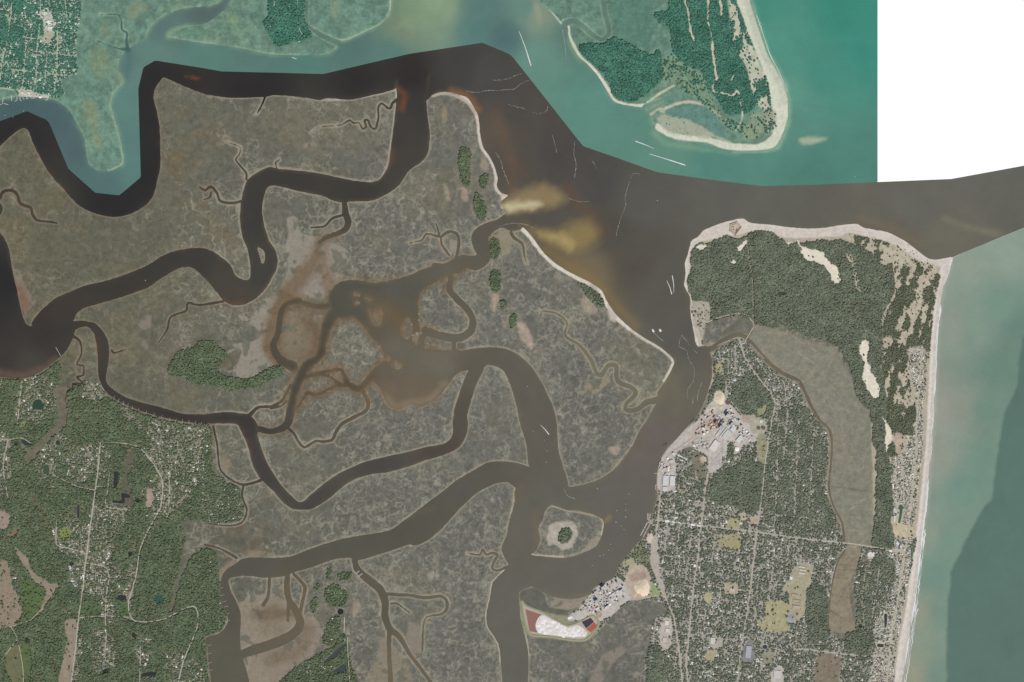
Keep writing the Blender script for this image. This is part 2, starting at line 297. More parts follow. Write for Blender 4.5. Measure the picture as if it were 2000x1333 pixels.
edge_ = np.clip(box3(rill) * 1.6 - rill, 0, 1); col *= (1 - .16 * edge_)[..., None]
col += (rcol - col) * (np.clip(rill, 0, 1) * .95)[..., None]
# darker edge beside the rills, mud rim along every bank
rim = np.clip(1.0 - (wsd - 1.5 - 2.2 * np.clip(N30 + .35 + N12 * .6, -.5, 1)) / 1.6, 0, 1)
rimc = np.where(teal[..., None], C(135,160,132), np.where((XX > 420)[..., None], C(146,139,121), C(122,114,96))).astype(np.float32)
col += (rimc - col) * (rim * np.where(teal, np.clip(.4 + N30 * .9, .05, .7), .85))[..., None]

for P, c in (([(165,200),(182,198),(190,238),(178,250),(168,225)], (132,144,114)), ([(176,104),(205,98),(214,125),(196,150),(180,135)], (122,140,112)), ([(250,12),(276,4),(288,18),(256,38)], (126,140,112)), ([(180,252),(195,258),(197,288),(178,276)], (130,146,116)), ([(196,45),(216,48),(218,72),(200,76)], (116,134,110)), ([(446,32),(465,36),(462,48),(448,46)], (126,148,112)), ([(645,4),(660,0),(662,30),(650,34)], (128,148,118)), ([(1200,-20),(1272,0),(1276,60),(1262,96),(1214,78),(1196,40)], (86,124,108)), ([(234,120),(246,140),(240,166),(232,150)], (128,150,122)), ([(355,60),(380,58),(400,70),(360,72)], (98,142,118))): paint(col, poly_sd(P), C(*c), 12, .75, JIT * 4)
# mudflats
MUD = [
 ([(562,427),(580,427),(586,454),(610,460),(640,470),(682,493),(679,514),(658,532),(670,541),(652,562),(646,588),(610,596),(552,598),(544,628),(532,664),(514,682),(545,700),(566,722),(532,715),(490,739),(463,736),(461,718),(472,685),(456,674),(490,668),(510,655),(499,640),(487,631),(505,607),(517,586),(541,571),(559,535),(562,514),(556,487),(562,460)], (143,136,123), 3),
 ([(548,622),(580,610),(622,628),(624,660),(614,690),(600,704),(570,708),(550,692),(545,660)], (128,118,97), 4),
 ([(718,598),(745,583),(775,600),(800,588),(816,600),(812,640),(792,662),(760,655),(740,640),(722,620)], (124,106,86), 5),
 ([(26,528),(40,530),(48,560),(65,580),(70,592),(57,605),(50,618),(45,600),(35,570)], (128,118,103), 2),
 ([(1133,769),(1136,752),(1150,745),(1187,736),(1192,744),(1170,765),(1150,773)], (142,134,114), 2),
 ([(465,1182),(520,1160),(556,1172),(572,1185),(592,1200),(622,1215),(625,1248),(610,1281),(580,1296),(562,1314),(541,1340),(480,1340),(472,1280),(470,1221)], (140,130,114), 4),
 ([(956,462),(970,452),(990,450),(1000,460),(997,492),(990,497),(978,490),(970,468)], (142,133,112), 2),
 ([(876,460),(888,458),(893,470),(890,492),(882,495),(878,478)], (142,135,118), 2),
 ([(863,480),(870,500),(880,505),(866,495),(858,482),(855,464)], (140,128,112), 2),
 ([(1060,1160),(1068,1180),(1072,1186),(1095,1190),(1128,1188),(1150,1172),(1158,1155),(1125,1166),(1090,1165)], (146,137,122), 2),
 ([(1130,1084),(1150,1062),(1166,1046),(1176,1035),(1176,1048),(1163,1069)], (146,138,124), 2),
 ([(748,1245),(790,1290),(800,1340),(720,1340),(735,1290)], (134,126,108), 6),
 ([(800,1215),(826,1235),(826,1278),(810,1285),(795,1250)], (134,126,112), 3),
 ([(1160,1310),(1180,1280),(1215,1262),(1225,1270),(1195,1300),(1170,1340),(1150,1340)], (132,126,114), 3),
 ([(280,618),(294,618),(294,638),(280,644),(272,634)], (128,120,108), 2), ([(276,672),(284,664),(290,676),(285,684)], (126,118,106), 2),
 ([(430,1112),(455,1095),(462,1098),(442,1114),(436,1130),(424,1132),(424,1118)], (130,120,104), 2),
 ([(480,1076),(505,1076),(535,1083),(520,1090),(480,1088)], (132,120,102), 3),
]
for P, c, sf in MUD:
    s = poly_sd(P); paint(col, s, C(*c), sf, .95, JIT * 1.5)
    klass[s[0]][(s[1] + JIT[s[0]] * 1.5) < 0] = 3
braid = line_sd([(640,480,60),(600,560,90),(640,650,130),(740,620,150),(800,700,110),(590,760,90),(900,530,40)])
bz = field(); bz[braid[0]] = np.clip(.5 - braid[1] / 24, 0, 1)
halo = np.clip(1.05 - wsd / (11 + 6 * N30 + 5 * N12), 0, 1) * bz * (wsd > 0)
col += (C(116,101,80) - col) * (np.clip(halo, 0, 1) * .95)[..., None]
sp = np.clip((noise(4.2, 301) - .66) * 6, 0, 1) * bz * np.clip(1.4 - np.abs(wsd) / 6, 0, 1)
col += (C(150,142,124) - col) * sp[..., None]; wsd += sp * 3.0
for k_ in (0, 1, 2, 3, 4, 6):
    paint(col, line_sd([(x, y, w_ + 9) for x, y, w_ in CREEKS[k_]]), C(110,96,76), 20, .8, JIT * 3 + N30 * 6)
paint(col, line_sd([(x, y, 8) for x, y in BAY + BAY[:1]]), C(124,106,86), 14, .8, JIT * 3)
paint(col, line_sd([(600,625,50),(610,680,40),(580,700,30)]), C(116,102,82), 30, .6, JIT * 4 + N30 * 8)
# marsh tussocks and wet brown film left on the flats
tus = np.clip((fbm(16, 55, 3) - .16) * 5, 0, 1) * (klass == 3) * np.clip((YY - 380) / 60, 0, 1)
col += (C(98,101,88) - col) * (tus * .75 * (fbm(50, 56) > -.12))[..., None]
for L, c, a in (([(625,470,10),(612,510,26),(585,545,34),(556,580,34),(535,625,26),(528,672,34),(545,704,30)], (112,92,68), .75),
                ([(640,480,6),(632,515,22),(640,550,30)], (118,98,74), .6), ([(500,1200,20),(535,1200,30),(575,1200,10)], (108,94,76), .75),
                ([(600,1230,30),(585,1270,24),(530,1290,30)], (118,105,86), .7), ([(605,630,18),(622,665,20),(612,695,16)], (108,90,68), .7),
                ([(38,562,6),(48,588,8),(53,606,6)], (122,78,58), .8), ([(560,1140,4),(520,1225,26),(545,1235,26)], (118,106,84), .4)):
    paint(col, line_sd(L), C(*c), 16, a)

# sand beaches
ISLAND = [(1345,475),(1374,452),(1440,430),(1467,438),(1560,448),(1672,440),(1732,456),(1792,492),(1830,508),(1856,506),(1836,570),(1826,660),(1820,810),(1810,930),(1800,1035),(1788,1143),(1776,1218),(1760,1320),(1745,1425),(1690,1425),(1700,1100),(1700,900),(1700,700),(1660,560),(1400,560),(1345,560)]
s = poly_sd(ISLAND); paint(col, s, C(176,167,148), 3, .95, JIT); klass[s[0]][s[1] < 0] = 1
sand, sandw, sandt = C(222,213,199), C(190,180,168), C(206,208,188)
def offset_line(pts, off):
    p = smooth(pts, False, 12.0); t = np.gradient(p, axis=0); t /= np.maximum(np.hypot(t[:, 0], t[:, 1])[:, None], 1e-6)
    return [(x - ty * off, y + tx * off) for (x, y), (tx, ty) in zip(p, t)]
def beach(pts, wd_, c, jit=.6, soft=1.6, off=0.0):
    L = [(x, y, wd_) for x, y in (offset_line(pts, off) if off else pts)]
    s = line_sd(L); paint(col, s, c, soft, 1.0, JIT * jit)
    klass[s[0]][(s[1] + JIT[s[0]] * jit) < 0] = 2
BEACH_IN = [(1838,520),(1828,560),(1822,600),(1817,660),(1815,720),(1811,810),(1808,870),(1802,930),(1796,987),(1790,1035),(1783,1089),(1775,1143),(1769,1188),(1763,1218),(1755,1263),(1746,1333),(1733,1425)]
s = poly_sd(BEACH_IN + [(1790,1425),(1800,1333),(1830,1180),(1860,900),(1880,600),(1880,500),(1850,500)]); paint(col, s, C(206,200,190), 2, 1.0, JIT * .5); klass[s[0]][s[1] < 0] = 2
beach([(x + 4, y) for x, y in BEACH_IN], 4.5, C(214,206,194), .3)
beach(offset_line(SHORE_BEACH, 3.5), 4, C(196,188,178), .3)
s = poly_sd([(1374,449),(1407,434),(1440,425),(1452,425),(1467,434),(1500,436),(1600,443),(1672,435),(1732,451),(1762,465),(1792,487),(1813,502),(1850,503),(1838,522),(1815,520),(1790,507),(1765,490),(1735,473),(1690,462),(1660,455),(1640,461),(1600,464),(1540,465),(1500,455),(1468,452),(1440,460),(1416,462),(1392,468),(1365,474),(1356,484),(1349,510),(1347,530),(1341,545),(1349,575),(1354,600),(1356,625),(1362,655),(1372,678),(1356,672),(1345,620),(1330,560),(1332,520),(1345,470)])
paint(col, s, C(204,196,184), 2.5, 1.0, JIT); klass[s[0]][(s[1] + JIT[s[0]]) < 0] = 2
beach(SHORE_FORT[:26], 4.0, C(212,204,192), .5, off=-2)
beach(SHORE_TIGER[9:-1], 5.0, C(200,192,176), 1.0, off=-2.5); beach(SHORE_TIGER[15:-1], 7.5, C(214,206,190), 1.4, off=-3.0)
beach(SHORE_NORTH[3:16], 6.0, C(200,192,178), 1.2, off=-2.5); beach([(845,188),(868,183),(895,190),(915,203),(930,225)], 5, C(176,166,148), 1.0)
beach([(980,382),(998,384),(990,396),(982,404)], 7, C(196,184,160), 1.2)
beach([(630,197),(682,193),(735,185),(772,176),(774,190)], 3.5, C(176,168,152), 1.0)
beach([(775,196),(766,270),(757,327)], 2.2, C(158,150,134), 1.0, off=2)
beach([(1390,690),(1391,735),(1384,763)], 4, C(186,174,158), .8, off=-2)
beach(SHORE_WEST[2:10], 3, C(180,174,158), .8, off=0); beach([(993,1105),(978,1122)], 4, C(190,182,165), .5)
beach([(1037,1084),(1070,1087),(1100,1088)], 3, C(180,172,155), .5); beach([(1175,1014),(1179,1023),(1175,1045)], 3, C(180,172,155), .5); beach([(1077,988),(1109,998),(1160,1007)], 2, C(168,160,142), .5)
beach([(1007,954),(1004,984),(997,1010)], 6, C(160,152,132), .8); beach([(1014,1173),(1018,1209),(1026,1242),(1032,1280)], 3, C(170,164,146), .6, off=-1)
# Cumberland Island beaches (northern survey)
CB = [(1440,-90),(1462,0),(1471,30),(1483,66),(1498,108),(1513,135),(1527,162),(1538,198),(1538,231),(1526,267),(1513,287),(1485,293),(1440,294),(1410,290),(1380,279),(1350,276),(1317,272),(1296,262),(1280,252)]
s = poly_sd(CB + [(1284,240),(1310,258),(1345,264),(1380,266),(1405,274),(1440,281),(1480,281),(1505,266),(1512,240),(1506,205),(1500,170),(1483,120),(1462,66),(1445,20),(1436,0),(1415,-90)])
paint(col, s, sandt, 2.5, 1.0, JIT * 1.2); klass[s[0]][(s[1] + JIT[s[0]]) < 0] = 2
beach(CB[:8], 12, C(190,194,174), .4, 4, off=4)
beach([(1110,52),(1112,70),(1122,92),(1134,111),(1150,125),(1170,148),(1184,168),(1202,197),(1236,206),(1262,206)], 5, C(204,204,184), .8); beach([(1160,137),(1178,160),(1190,178)], 7, C(214,210,192), .8)
beach([(1265,200),(1290,182),(1316,168)], 4, C(190,190,165), 1.0); beach([(1295,214),(1320,204),(1345,199),(1376,205)], 5, C(186,188,165), 1.2); beach([(1382,209),(1405,226),(1420,238)], 4, C(188,188,168), 1.2)
beach([(1272,222),(1285,212),(1295,218)], 7, C(176,178,155), 1.2)
s = poly_sd([(1284,232),(1300,226),(1340,234),(1370,246),(1395,262),(1430,280),(1400,272),(1340,265),(1300,256)]); paint(col, s, C(170,174,152), 4, .8, JIT * 3); klass[s[0]][s[1] < 0] = 2
s = poly_sd([(1300,216),(1340,207),(1378,213),(1400,230),(1412,252),(1425,274),(1400,262),(1375,245),(1340,232),(1312,226)]); paint(col, s, C(98,135,124), 3, .9, JIT)
beach([(1070,20),(1082,30),(1096,46)], 2.5, C(186,196,172), .8); beach([(1098,40),(1115,35),(1139,46),(1160,66),(1178,74)], 1.4, C(160,178,152), .5)
beach([(664,80),(682,78),(709,65),(742,49),(760,29),(763,0)], 2.5, C(186,196,168), 1.0)
beach([(325,74),(360,80),(400,86),(460,94),(520,106),(568,108)], 1.5, C(150,170,140), .6)
beach([(218,206),(223,230),(235,272),(241,310),(236,322),(212,334)], 2.0, C(150,172,142), .6)

# ------------------------------------------------------------------ uplands: soil colour, tree and house density
td, hd, shd, dark = field(), field(), field(), field()
def upland(P, soil, t, h, soft=2.5, jit=1.4, alpha=1.0):
    s = poly_sd(P); paint(col, s, C(*soil), soft, alpha, JIT * jit)
    j = s[1] + JIT[s[0]] * jit
    klass[s[0]][(j < 0) & (wsd[s[0]] > 0)] = 1
    for F, v in ((td, t), (hd, h)):
        if v is not None: F[s[0]][j < 0] = v
def zone(P, soil=None, t=None, h=None, soft=3, jit=1.5, alpha=.85, sm=True):
    s = poly_sd(P, sm)
    if soil is not None: paint(col, s, C(*soil), soft, alpha, JIT * jit)
    j = s[1] + JIT[s[0]] * jit
    for F, v in ((td, t), (hd, h)):
        if v is not None: F[s[0]][j < 0] = v
    return s
FLOOR, TFLOOR = (84,90,68), (70,110,90)
U_SW = [(-85,742),(0,740),(51,741),(84,728),(111,708),(117,718),(117,750),(132,758),(165,747),(192,752),(205,772),(240,792),(300,815),(360,828),(410,832),(413,868),(411,905),(417,922),(432,939),(468,954),(476,994),(472,1012),(445,1022),(400,1017),(384,1016),(351,1022),(362,1045),(352,1100),(342,1143),(328,1190),(337,1195),(348,1149),(362,1112),(376,1086),(400,1072),(421,1080),(424,1119),(428,1155),(439,1188),(439,1218),(430,1233),(400,1242),(403,1266),(403,1293),(408,1333),(408,1425),(-85,1425)]
upland(U_SW, FLOOR, .93, .04)
clr = np.clip((fbm(26, 201, 3) - .22) * 6, 0, 1) * (td > .9) * (XX < 500) * (YY > 700)
col += (C(118,118,92) - col) * (clr * .8)[..., None]; td -= .42 * clr; hd += .12 * clr
for P in ([(40,738),(85,730),(112,760),(108,800),(85,822),(36,815)], [(66,900),(104,852),(125,850),(124,876),(107,908),(104,932),(78,932)], [(128,884),(185,870),(181,940),(136,932)], [(190,878),(211,880),(208,935),(186,938)],
          [(178,985),(257,990),(240,1022),(226,1050),(208,1098),(166,1098)], [(280,868),(390,850),(402,900),(375,962),(320,992),(300,915)], [(236,796),(300,820),(404,836),(405,862),(350,868),(288,846)], [(108,1018),(165,1030),(166,1098),(110,1066)],
          [(143,1098),(228,1103),(216,1172),(143,1146)], [(152,1200),(166,1200),(158,1270),(148,1330),(140,1330)], [(180,1236),(212,1238),(228,1300),(186,1310)], [(262,1250),(291,1250),(290,1297),(268,1300)], [(-40,850),(16,856),(12,960),(-40,970)],
          [(200,1175),(228,1175),(226,1208),(200,1208)], [(252,1100),(264,1100),(255,1180),(244,1180)], [(165,745),(205,760),(200,785),(160,775)], [(330,1270),(395,1300),(400,1340),(330,1340)], [(290,940),(335,940),(335,1000),(290,1000)]):
    zone(P, (142,138,117), .46, .62, 8, 6, .8)
zone([(400,840),(414,868),(417,922),(470,955),(476,1000),(445,1020),(395,1015),(390,900)], (120,122,100), .68, .5, 4, 2)
zone([(395,1080),(420,1084),(436,1190),(436,1220),(395,1240)], (95,100,78), .85, .15)
# marsh tongue, clear-cuts, fields
s = zone([(117,751),(132,760),(132,799),(129,832),(102,856),(69,892),(54,910),(51,892),(81,859),(108,829),(111,790),(104,763)], (112,106,90), 0, 0, 3); klass[s[0]][s[1] < 0] = 0
s = zone([(62,965),(78,985),(92,1010),(100,1050),(98,1070),(92,1050),(82,1010),(62,980)], (104,102,78), .1, 0, 3)
for P, c in (([(27,1068),(54,1089),(63,1113),(96,1137),(113,1143),(99,1167),(84,1190),(80,1179),(90,1152),(69,1140),(54,1119),(39,1095)], (150,138,120)), ([(-85,1090),(0,1092),(15,1098),(24,1137),(39,1176),(43,1203),(24,1222),(-85,1226)], (146,132,114)),
             ([(126,1213),(151,1212),(147,1272),(139,1340),(113,1340),(129,1251)], (150,138,121)), ([(-85,995),(0,997),(15,1002),(21,1014),(9,1035),(-85,1040)], (158,140,128)), ([(285,960),(297,958),(300,990),(287,992)], (160,146,132)),
             ([(250,935),(262,985),(245,990),(232,985),(236,950),(240,905),(258,880),(268,890)], (98,96,82)), ([(20,1260),(48,1270),(50,1330),(20,1330),(10,1290)], (112,112,84)), ([(15,1040),(36,1030),(32,1044),(12,1048)], (128,112,90))):
    zone(P, c, .03, 0, 3, 2.0, .9)
for P, c in (([(42,1122),(70,1145),(88,1155),(80,1185),(57,1212),(48,1200)], (88,108,66)), ([(296,925),(302,940),(305,944),(296,934)], (112,140,70)), ([(117,1033),(136,1034),(137,1048),(118,1049)], (128,138,72)), ([(40,1260),(58,1260),(60,1330),(46,1330)], (90,106,68)),
             ([(158,1182),(198,1180),(195,1200),(156,1204)], (86,104,70)), ([(226,1178),(250,1178),(250,1202),(228,1202)], (82,102,68)), ([(40,824),(48,824),(48,834),(40,834)], (136,138,96))):
    zone(P, c, .12, 0, 2, 1, .9)
# islands of trees in the marsh
FOREST = [[(327,721),(348,688),(378,679),(387,667),(400,666),(418,668),(427,679),(442,688),(439,703),(426,724),(439,733),(457,739),(490,739),(517,724),(541,715),(553,721),(552,733),(526,745),(499,757),(454,763),(424,757),(400,751),(381,751),(357,739),(333,734)],
 [(899,291),(911,288),(920,297),(918,324),(917,360),(908,366),(902,357),(896,324)], [(941,342),(953,342),(953,354),(944,369),(936,357)], [(928,378),(940,384),(950,418),(941,431),(930,421),(926,405)], [(957,469),(971,467),(977,487),(971,505),(962,505)],
 [(959,529),(974,529),(978,550),(974,568),(963,571),(956,553)], [(995,622),(1007,613),(1007,634),(998,643)], [(1130,553),(1160,568),(1175,592),(1172,601),(1151,586),(1139,568)], [(1097,1035),(1112,1032),(1116,1047),(1103,1062),(1090,1053)], [(977,590),(985,586),(990,594),(982,604)],
 [(1240,1100),(1232,1118),(1222,1122),(1208,1118),(1206,1108),(1220,1104)], [(640,1110),(648,1110),(646,1132),(638,1130)], [(660,1122),(685,1116),(684,1130),(664,1134)], [(636,1150),(655,1142),(678,1160),(674,1182),(650,1184),(636,1172)], [(614,1142),(624,1142),(622,1152),(614,1152)], [(608,1172),(620,1168),(616,1192),(608,1198)],
 [(541,1345),(568,1311),(610,1284),(649,1263),(667,1238),(679,1246),(683,1287),(694,1345)], [(640,1218),(662,1200),(664,1235),(645,1260),(630,1255)], [(1145,560),(1170,575),(1182,600),(1165,592)]]
for k, P in enumerate(FOREST):
    if k in (1,2,3,4,5,6,7): zone(ell(sum(p[0] for p in P)/len(P), sum(p[1] for p in P)/len(P), 16, 32 if k in (1,5) else 22), (132,126,110), None, None, 14, 3, .55)
    upland(P, (92,98,76), .95 if k < 12 else .75, 0 if k < 12 else .35, 2, 1)
for P, c in (([(1010,632),(1022,630),(1036,650),(1040,682),(1030,676),(1016,660)], (166,150,134)), ([(962,575),(974,575),(972,596),(966,610),(960,606)], (166,148,130)), ([(1070,1030),(1085,1022),(1120,1020),(1127,1045),(1118,1065),(1100,1075),(1085,1062),(1070,1064)], (176,168,154)), ([(1138,580),(1160,592),(1166,612),(1150,612),(1138,606)], (156,146,130)),
             ([(1190,590),(1205,612),(1198,630),(1188,618)], (190,180,165)), ([(690,1180),(704,1180),(700,1200),(690,1208)], (152,138,122)), ([(865,360),(876,372),(880,395),(872,390)], (148,140,120)), ([(902,365),(915,375),(912,392),(900,388)], (156,140,124)), ([(940,310),(955,318),(950,335),(940,332)], (150,140,122)),
             ([(862,214),(870,210),(872,232),(864,240)], (142,130,106)), ([(592,285),(601,280),(600,290)], (150,135,118)), ([(604,278),(618,279),(616,285),(606,283)], (148,138,112)), ([(1190,875),(1208,872),(1206,890),(1196,888)], (160,148,132)), ([(835,1118),(848,1118),(846,1132),(836,1132)], (150,142,126)), ([(432,895),(448,898),(446,922),(436,922)], (136,124,104)), ([(1018,633),(1024,640),(1022,652),(1014,650)], (170,156,140))):
    zone(P, c, None, None, 5, 2.5, .9)
s = zone([(1072,1028),(1085,1022),(1120,1020),(1127,1045),(1118,1065),(1100,1075),(1085,1062),(1070,1064)], None, None, None)
upland([(1097,1035),(1112,1032),(1116,1047),(1103,1062),(1090,1053)], (92,98,76), .9, 0, 2, 1)

# Amelia Island: town, fort woods, dunes
U_AMELIA = [(1395,690),(1425,672),(1450,663),(1466,680),(1490,706),(1530,740),(1556,752),(1568,775),(1585,808),(1612,845),(1618,880),(1614,955),(1626,1000),(1640,1030),(1648,1058),(1655,1066),(1645,1095),(1632,1150),(1622,1235),(1640,1250),(1668,1240),(1672,1190),(1668,1150),(1680,1085),(1684,1070),(1741,1078),(1760,1090),(1790,1050),(1770,1150),(1745,1300),(1738,1425),(1270,1425),(1268,1290),(1272,1230),(1285,1205),(1308,1196),(1300,1178),(1240,1172),(1200,1198),(1165,1238),(1140,1252),(1070,1245),(1032,1239),(1020,1200),(1016,1172),(1030,1182),(1062,1196),(1105,1204),(1128,1190),(1157,1155),(1178,1139),(1203,1125),(1210,1105),(1234,1076),(1262,1048),(1274,1030),(1277,1000),(1286,970),(1284,925),(1292,900),(1305,877),(1330,850),(1360,820),(1380,790),(1388,762),(1394,735)]
upland(U_AMELIA, (158,154,142), .48, .7)
upland([(1350,493),(1362,478),(1392,472),(1416,462),(1440,466),(1458,460),(1470,453),(1506,453),(1518,463),(1539,475),(1600,471),(1645,471),(1666,477),(1699,492),(1720,516),(1744,537),(1747,570),(1732,600),(1722,625),(1728,675),(1722,720),(1732,790),(1728,834),(1738,900),(1744,1000),(1747,1032),(1741,1074),(1702,1066),(1705,1008),(1709,1000),(1711,876),(1703,867),(1705,834),(1697,803),(1672,768),(1666,732),(1651,705),(1636,677),(1600,666),(1575,656),(1530,638),(1506,641),(1470,629),(1440,617),(1389,626),(1386,597),(1353,587),(1343,552),(1348,526)], FLOOR, 1.0, 0, 2.5, 2.6)
clr = np.clip((fbm(22, 207, 3) - .36) * 7, 0, 1) * (td > .95) * (XX > 1330) * (YY > 440)
col += (C(126,126,104) - col) * (clr * .7)[..., None]; td -= .5 * clr
DUNE = [(1655,458),(1690,464),(1740,476),(1790,510),(1834,524),(1824,600),(1816,680),(1812,700),(1780,700),(1778,760),(1790,800),(1795,850),(1770,870),(1750,890),(1735,890),(1728,835),(1732,790),(1722,720),(1728,675),(1722,625),(1732,600),(1747,570),(1744,537),(1720,516),(1699,492),(1666,477)]
s = zone(DUNE, (184,176,155), .32, 0, 3); klass[s[0]][s[1] < 0] = 1; m_dune = np.zeros((RH, RW), bool); m_dune[s[0]] = s[1] < 0
streak = np.abs(warp(noise(9, 61, 1.0, 4.5), N12 * 3, 0)) ; streak2 = fbm(16, 63, 3, 1, 2.2)
m = np.zeros_like(td, bool); m[s[0]] = s[1] < 0
streak3 = warp0(fbm(12, 66, 3, .85, 2.3), YY * .22 + N12 * 5, 0)
dn = np.clip(.47 + streak3 * 1.7 + .5 * N6 + np.clip((YY - 600) / 300, 0, .30) - np.clip((XX - 1760) / 150, 0, .22) - np.clip((530 - YY) / 50, 0, .55), 0, 1)
td[m] = np.where(dn > .40, .97, np.where(dn > .25, .35, .06))[m]
col[m] += ((C(104,106,84) - col) * np.clip((dn - .35) * 4, 0, .9)[..., None])[m]
BEACH_TOWN = [(1772,684),(1808,684),(1806,780),(1800,800),(1803,850),(1795,935),(1783,1040),(1777,1098),(1750,1263),(1738,1340),(1698,1340),(1705,1290),(1712,1190),(1744,1100),(1747,1000),(1738,900),(1768,880),(1786,830),(1790,780)]
zone(BEACH_TOWN, (182,175,156), .10, .95, 3)
zone([(1714,1082),(1748,1100),(1740,1160),(1716,1200),(1690,1240),(1672,1230),(1672,1190),(1668,1150),(1680,1090)], (128,126,108), .66, .5)
for P in ([(1557,472),(1569,481),(1609,495),(1615,507),(1636,525),(1642,549),(1630,553),(1609,522),(1590,512),(1572,505)], [(1685,663),(1699,678),(1696,702),(1703,729),(1717,750),(1717,774),(1706,780),(1690,756),(1685,738),(1687,714),(1679,687)], [(1723,816),(1741,837),(1738,861),(1732,885),(1727,864),(1729,843)], [(1358,484),(1378,476),(1382,482),(1366,490)], [(1440,482),(1460,466),(1462,472),(1446,492)], [(1536,474),(1546,472),(1540,486)], [(1427,510),(1440,508),(1438,515),(1430,516)]):
    s = zone(P, (222,215,196), .02, 0, 2, 2.2, 1.0); klass[s[0]][s[1] < 0] = 2
zone([(1650,492),(1662,492),(1676,540),(1684,572),(1678,572),(1664,535)], (186,178,158), .35, 0, 3, 2)
zone([(1748,846),(1760,844),(1759,884),(1748,884)], (184,164,148), .02, 0); zone([(1722,660),(1740,655),(1742,675),(1726,680)], (188,172,154), .05, 0)
# forest blocks inside town, mill yards, ball fields, lots
for P, t, h in (([(1425,778),(1440,745),(1482,742),(1512,790),(1505,812),(1470,812),(1440,802)], .9, .06), ([(1410,922),(1450,905),(1492,905),(1485,990),(1455,1005),(1430,985),(1400,985),(1385,960),(1395,930)], .92, .05), ([(1502,830),(1560,790),(1612,850),(1612,960),(1630,1030),(1500,1025)], .80, .32), ([(1575,1150),(1612,1150),(1620,1240),(1580,1250)], .85, .15), ([(1640,1085),(1660,1080),(1640,1140),(1632,1140)], .5, .1), ([(1266,1268),(1290,1262),(1330,1340),(1268,1340)], .88, .2), ([(1655,1235),(1700,1225),(1698,1278),(1656,1270)], .95, 0), ([(1300,1175),(1330,1200),(1332,1250),(1318,1240)], .7, .3), ([(1390,690),(1394,740),(1384,770),(1412,768),(1420,740),(1412,735)], .35, 0)):
    zone(P, (96,100,80) if h < .2 else None, t, h, 3)
YARD = (190,184,176)
zone([(1012,1165),(1030,1180),(1062,1194),(1105,1202),(1130,1215),(1157,1200),(1172,1212),(1166,1236),(1140,1254),(1070,1247),(1030,1241),(1016,1200)], (140,140,116), 0, 0, 2, .5, .95)
zone([(1014,1160),(1040,1148),(1062,1160),(1072,1186),(1105,1192),(1108,1203),(1062,1195),(1026,1180)], (100,99,90), 0, 0, 2, .5, .95)
zone([(1380,796),(1404,769),(1422,784),(1446,811),(1475,812),(1480,858),(1455,868),(1437,888),(1412,892),(1408,914),(1386,922),(1380,892),(1350,880),(1322,886),(1318,955),(1286,955),(1288,904),(1305,877),(1335,844),(1368,814)], YARD, 0, 0, 2, 1)
zone([(1372,812),(1392,800),(1404,812),(1396,842),(1372,852),(1350,866),(1340,862)], (186,172,160), 0, 0, 5, 2, .8); zone([(1388,820),(1397,822),(1398,838),(1385,835)], (168,130,108), 0, 0, 2, 2, .9)
zone([(1449,812),(1475,812),(1470,826),(1452,824)], (170,152,138), 0, 0, 2); zone([(1424,864),(1434,866),(1430,895),(1420,892)], (96,100,80), .8, 0); zone([(1345,885),(1372,889),(1374,910),(1388,940),(1365,935),(1350,900)], (118,114,96), .12, 0)
zone([(1335,875),(1357,874),(1352,881),(1337,882)], (92,92,72), 0, 0, 1.5, .5); zone(ell(1374,898,7,7), (196,180,160), 0, 0, 2, .5)
zone([(1109,1204),(1130,1191),(1157,1155),(1175,1140),(1212,1130),(1233,1168),(1218,1180),(1200,1198),(1172,1214),(1157,1203),(1130,1212),(1109,1212)], YARD, 0, 0, 2, 1)
zone([(1221,1125),(1239,1101),(1266,1113),(1272,1137),(1268,1160),(1239,1172),(1225,1150)], (184,168,150), 0, 0, 3); zone([(1228,1124),(1256,1118),(1262,1128),(1235,1136)], (160,140,126), 0, 0, 3)
zone([(1272,1138),(1282,1147),(1290,1163),(1273,1164)], (140,156,108), 0, 0, 2, .5); zone([(1215,1102),(1232,1090),(1240,1098),(1232,1104),(1216,1108)], (164,162,128), .1, 0, 2); zone([(1232,1080),(1250,1066),(1268,1090),(1275,1120),(1262,1105),(1240,1092)], (120,128,90), .45, 0, 2)
zone([(1274,1050),(1284,1050),(1288,1110),(1298,1150),(1286,1145),(1276,1110)], (176,170,160), .03, 0, 2, .5); zone([(1262,1052),(1274,1040),(1276,1062),(1266,1062)], (212,196,180), 0, 0, 2, 1)
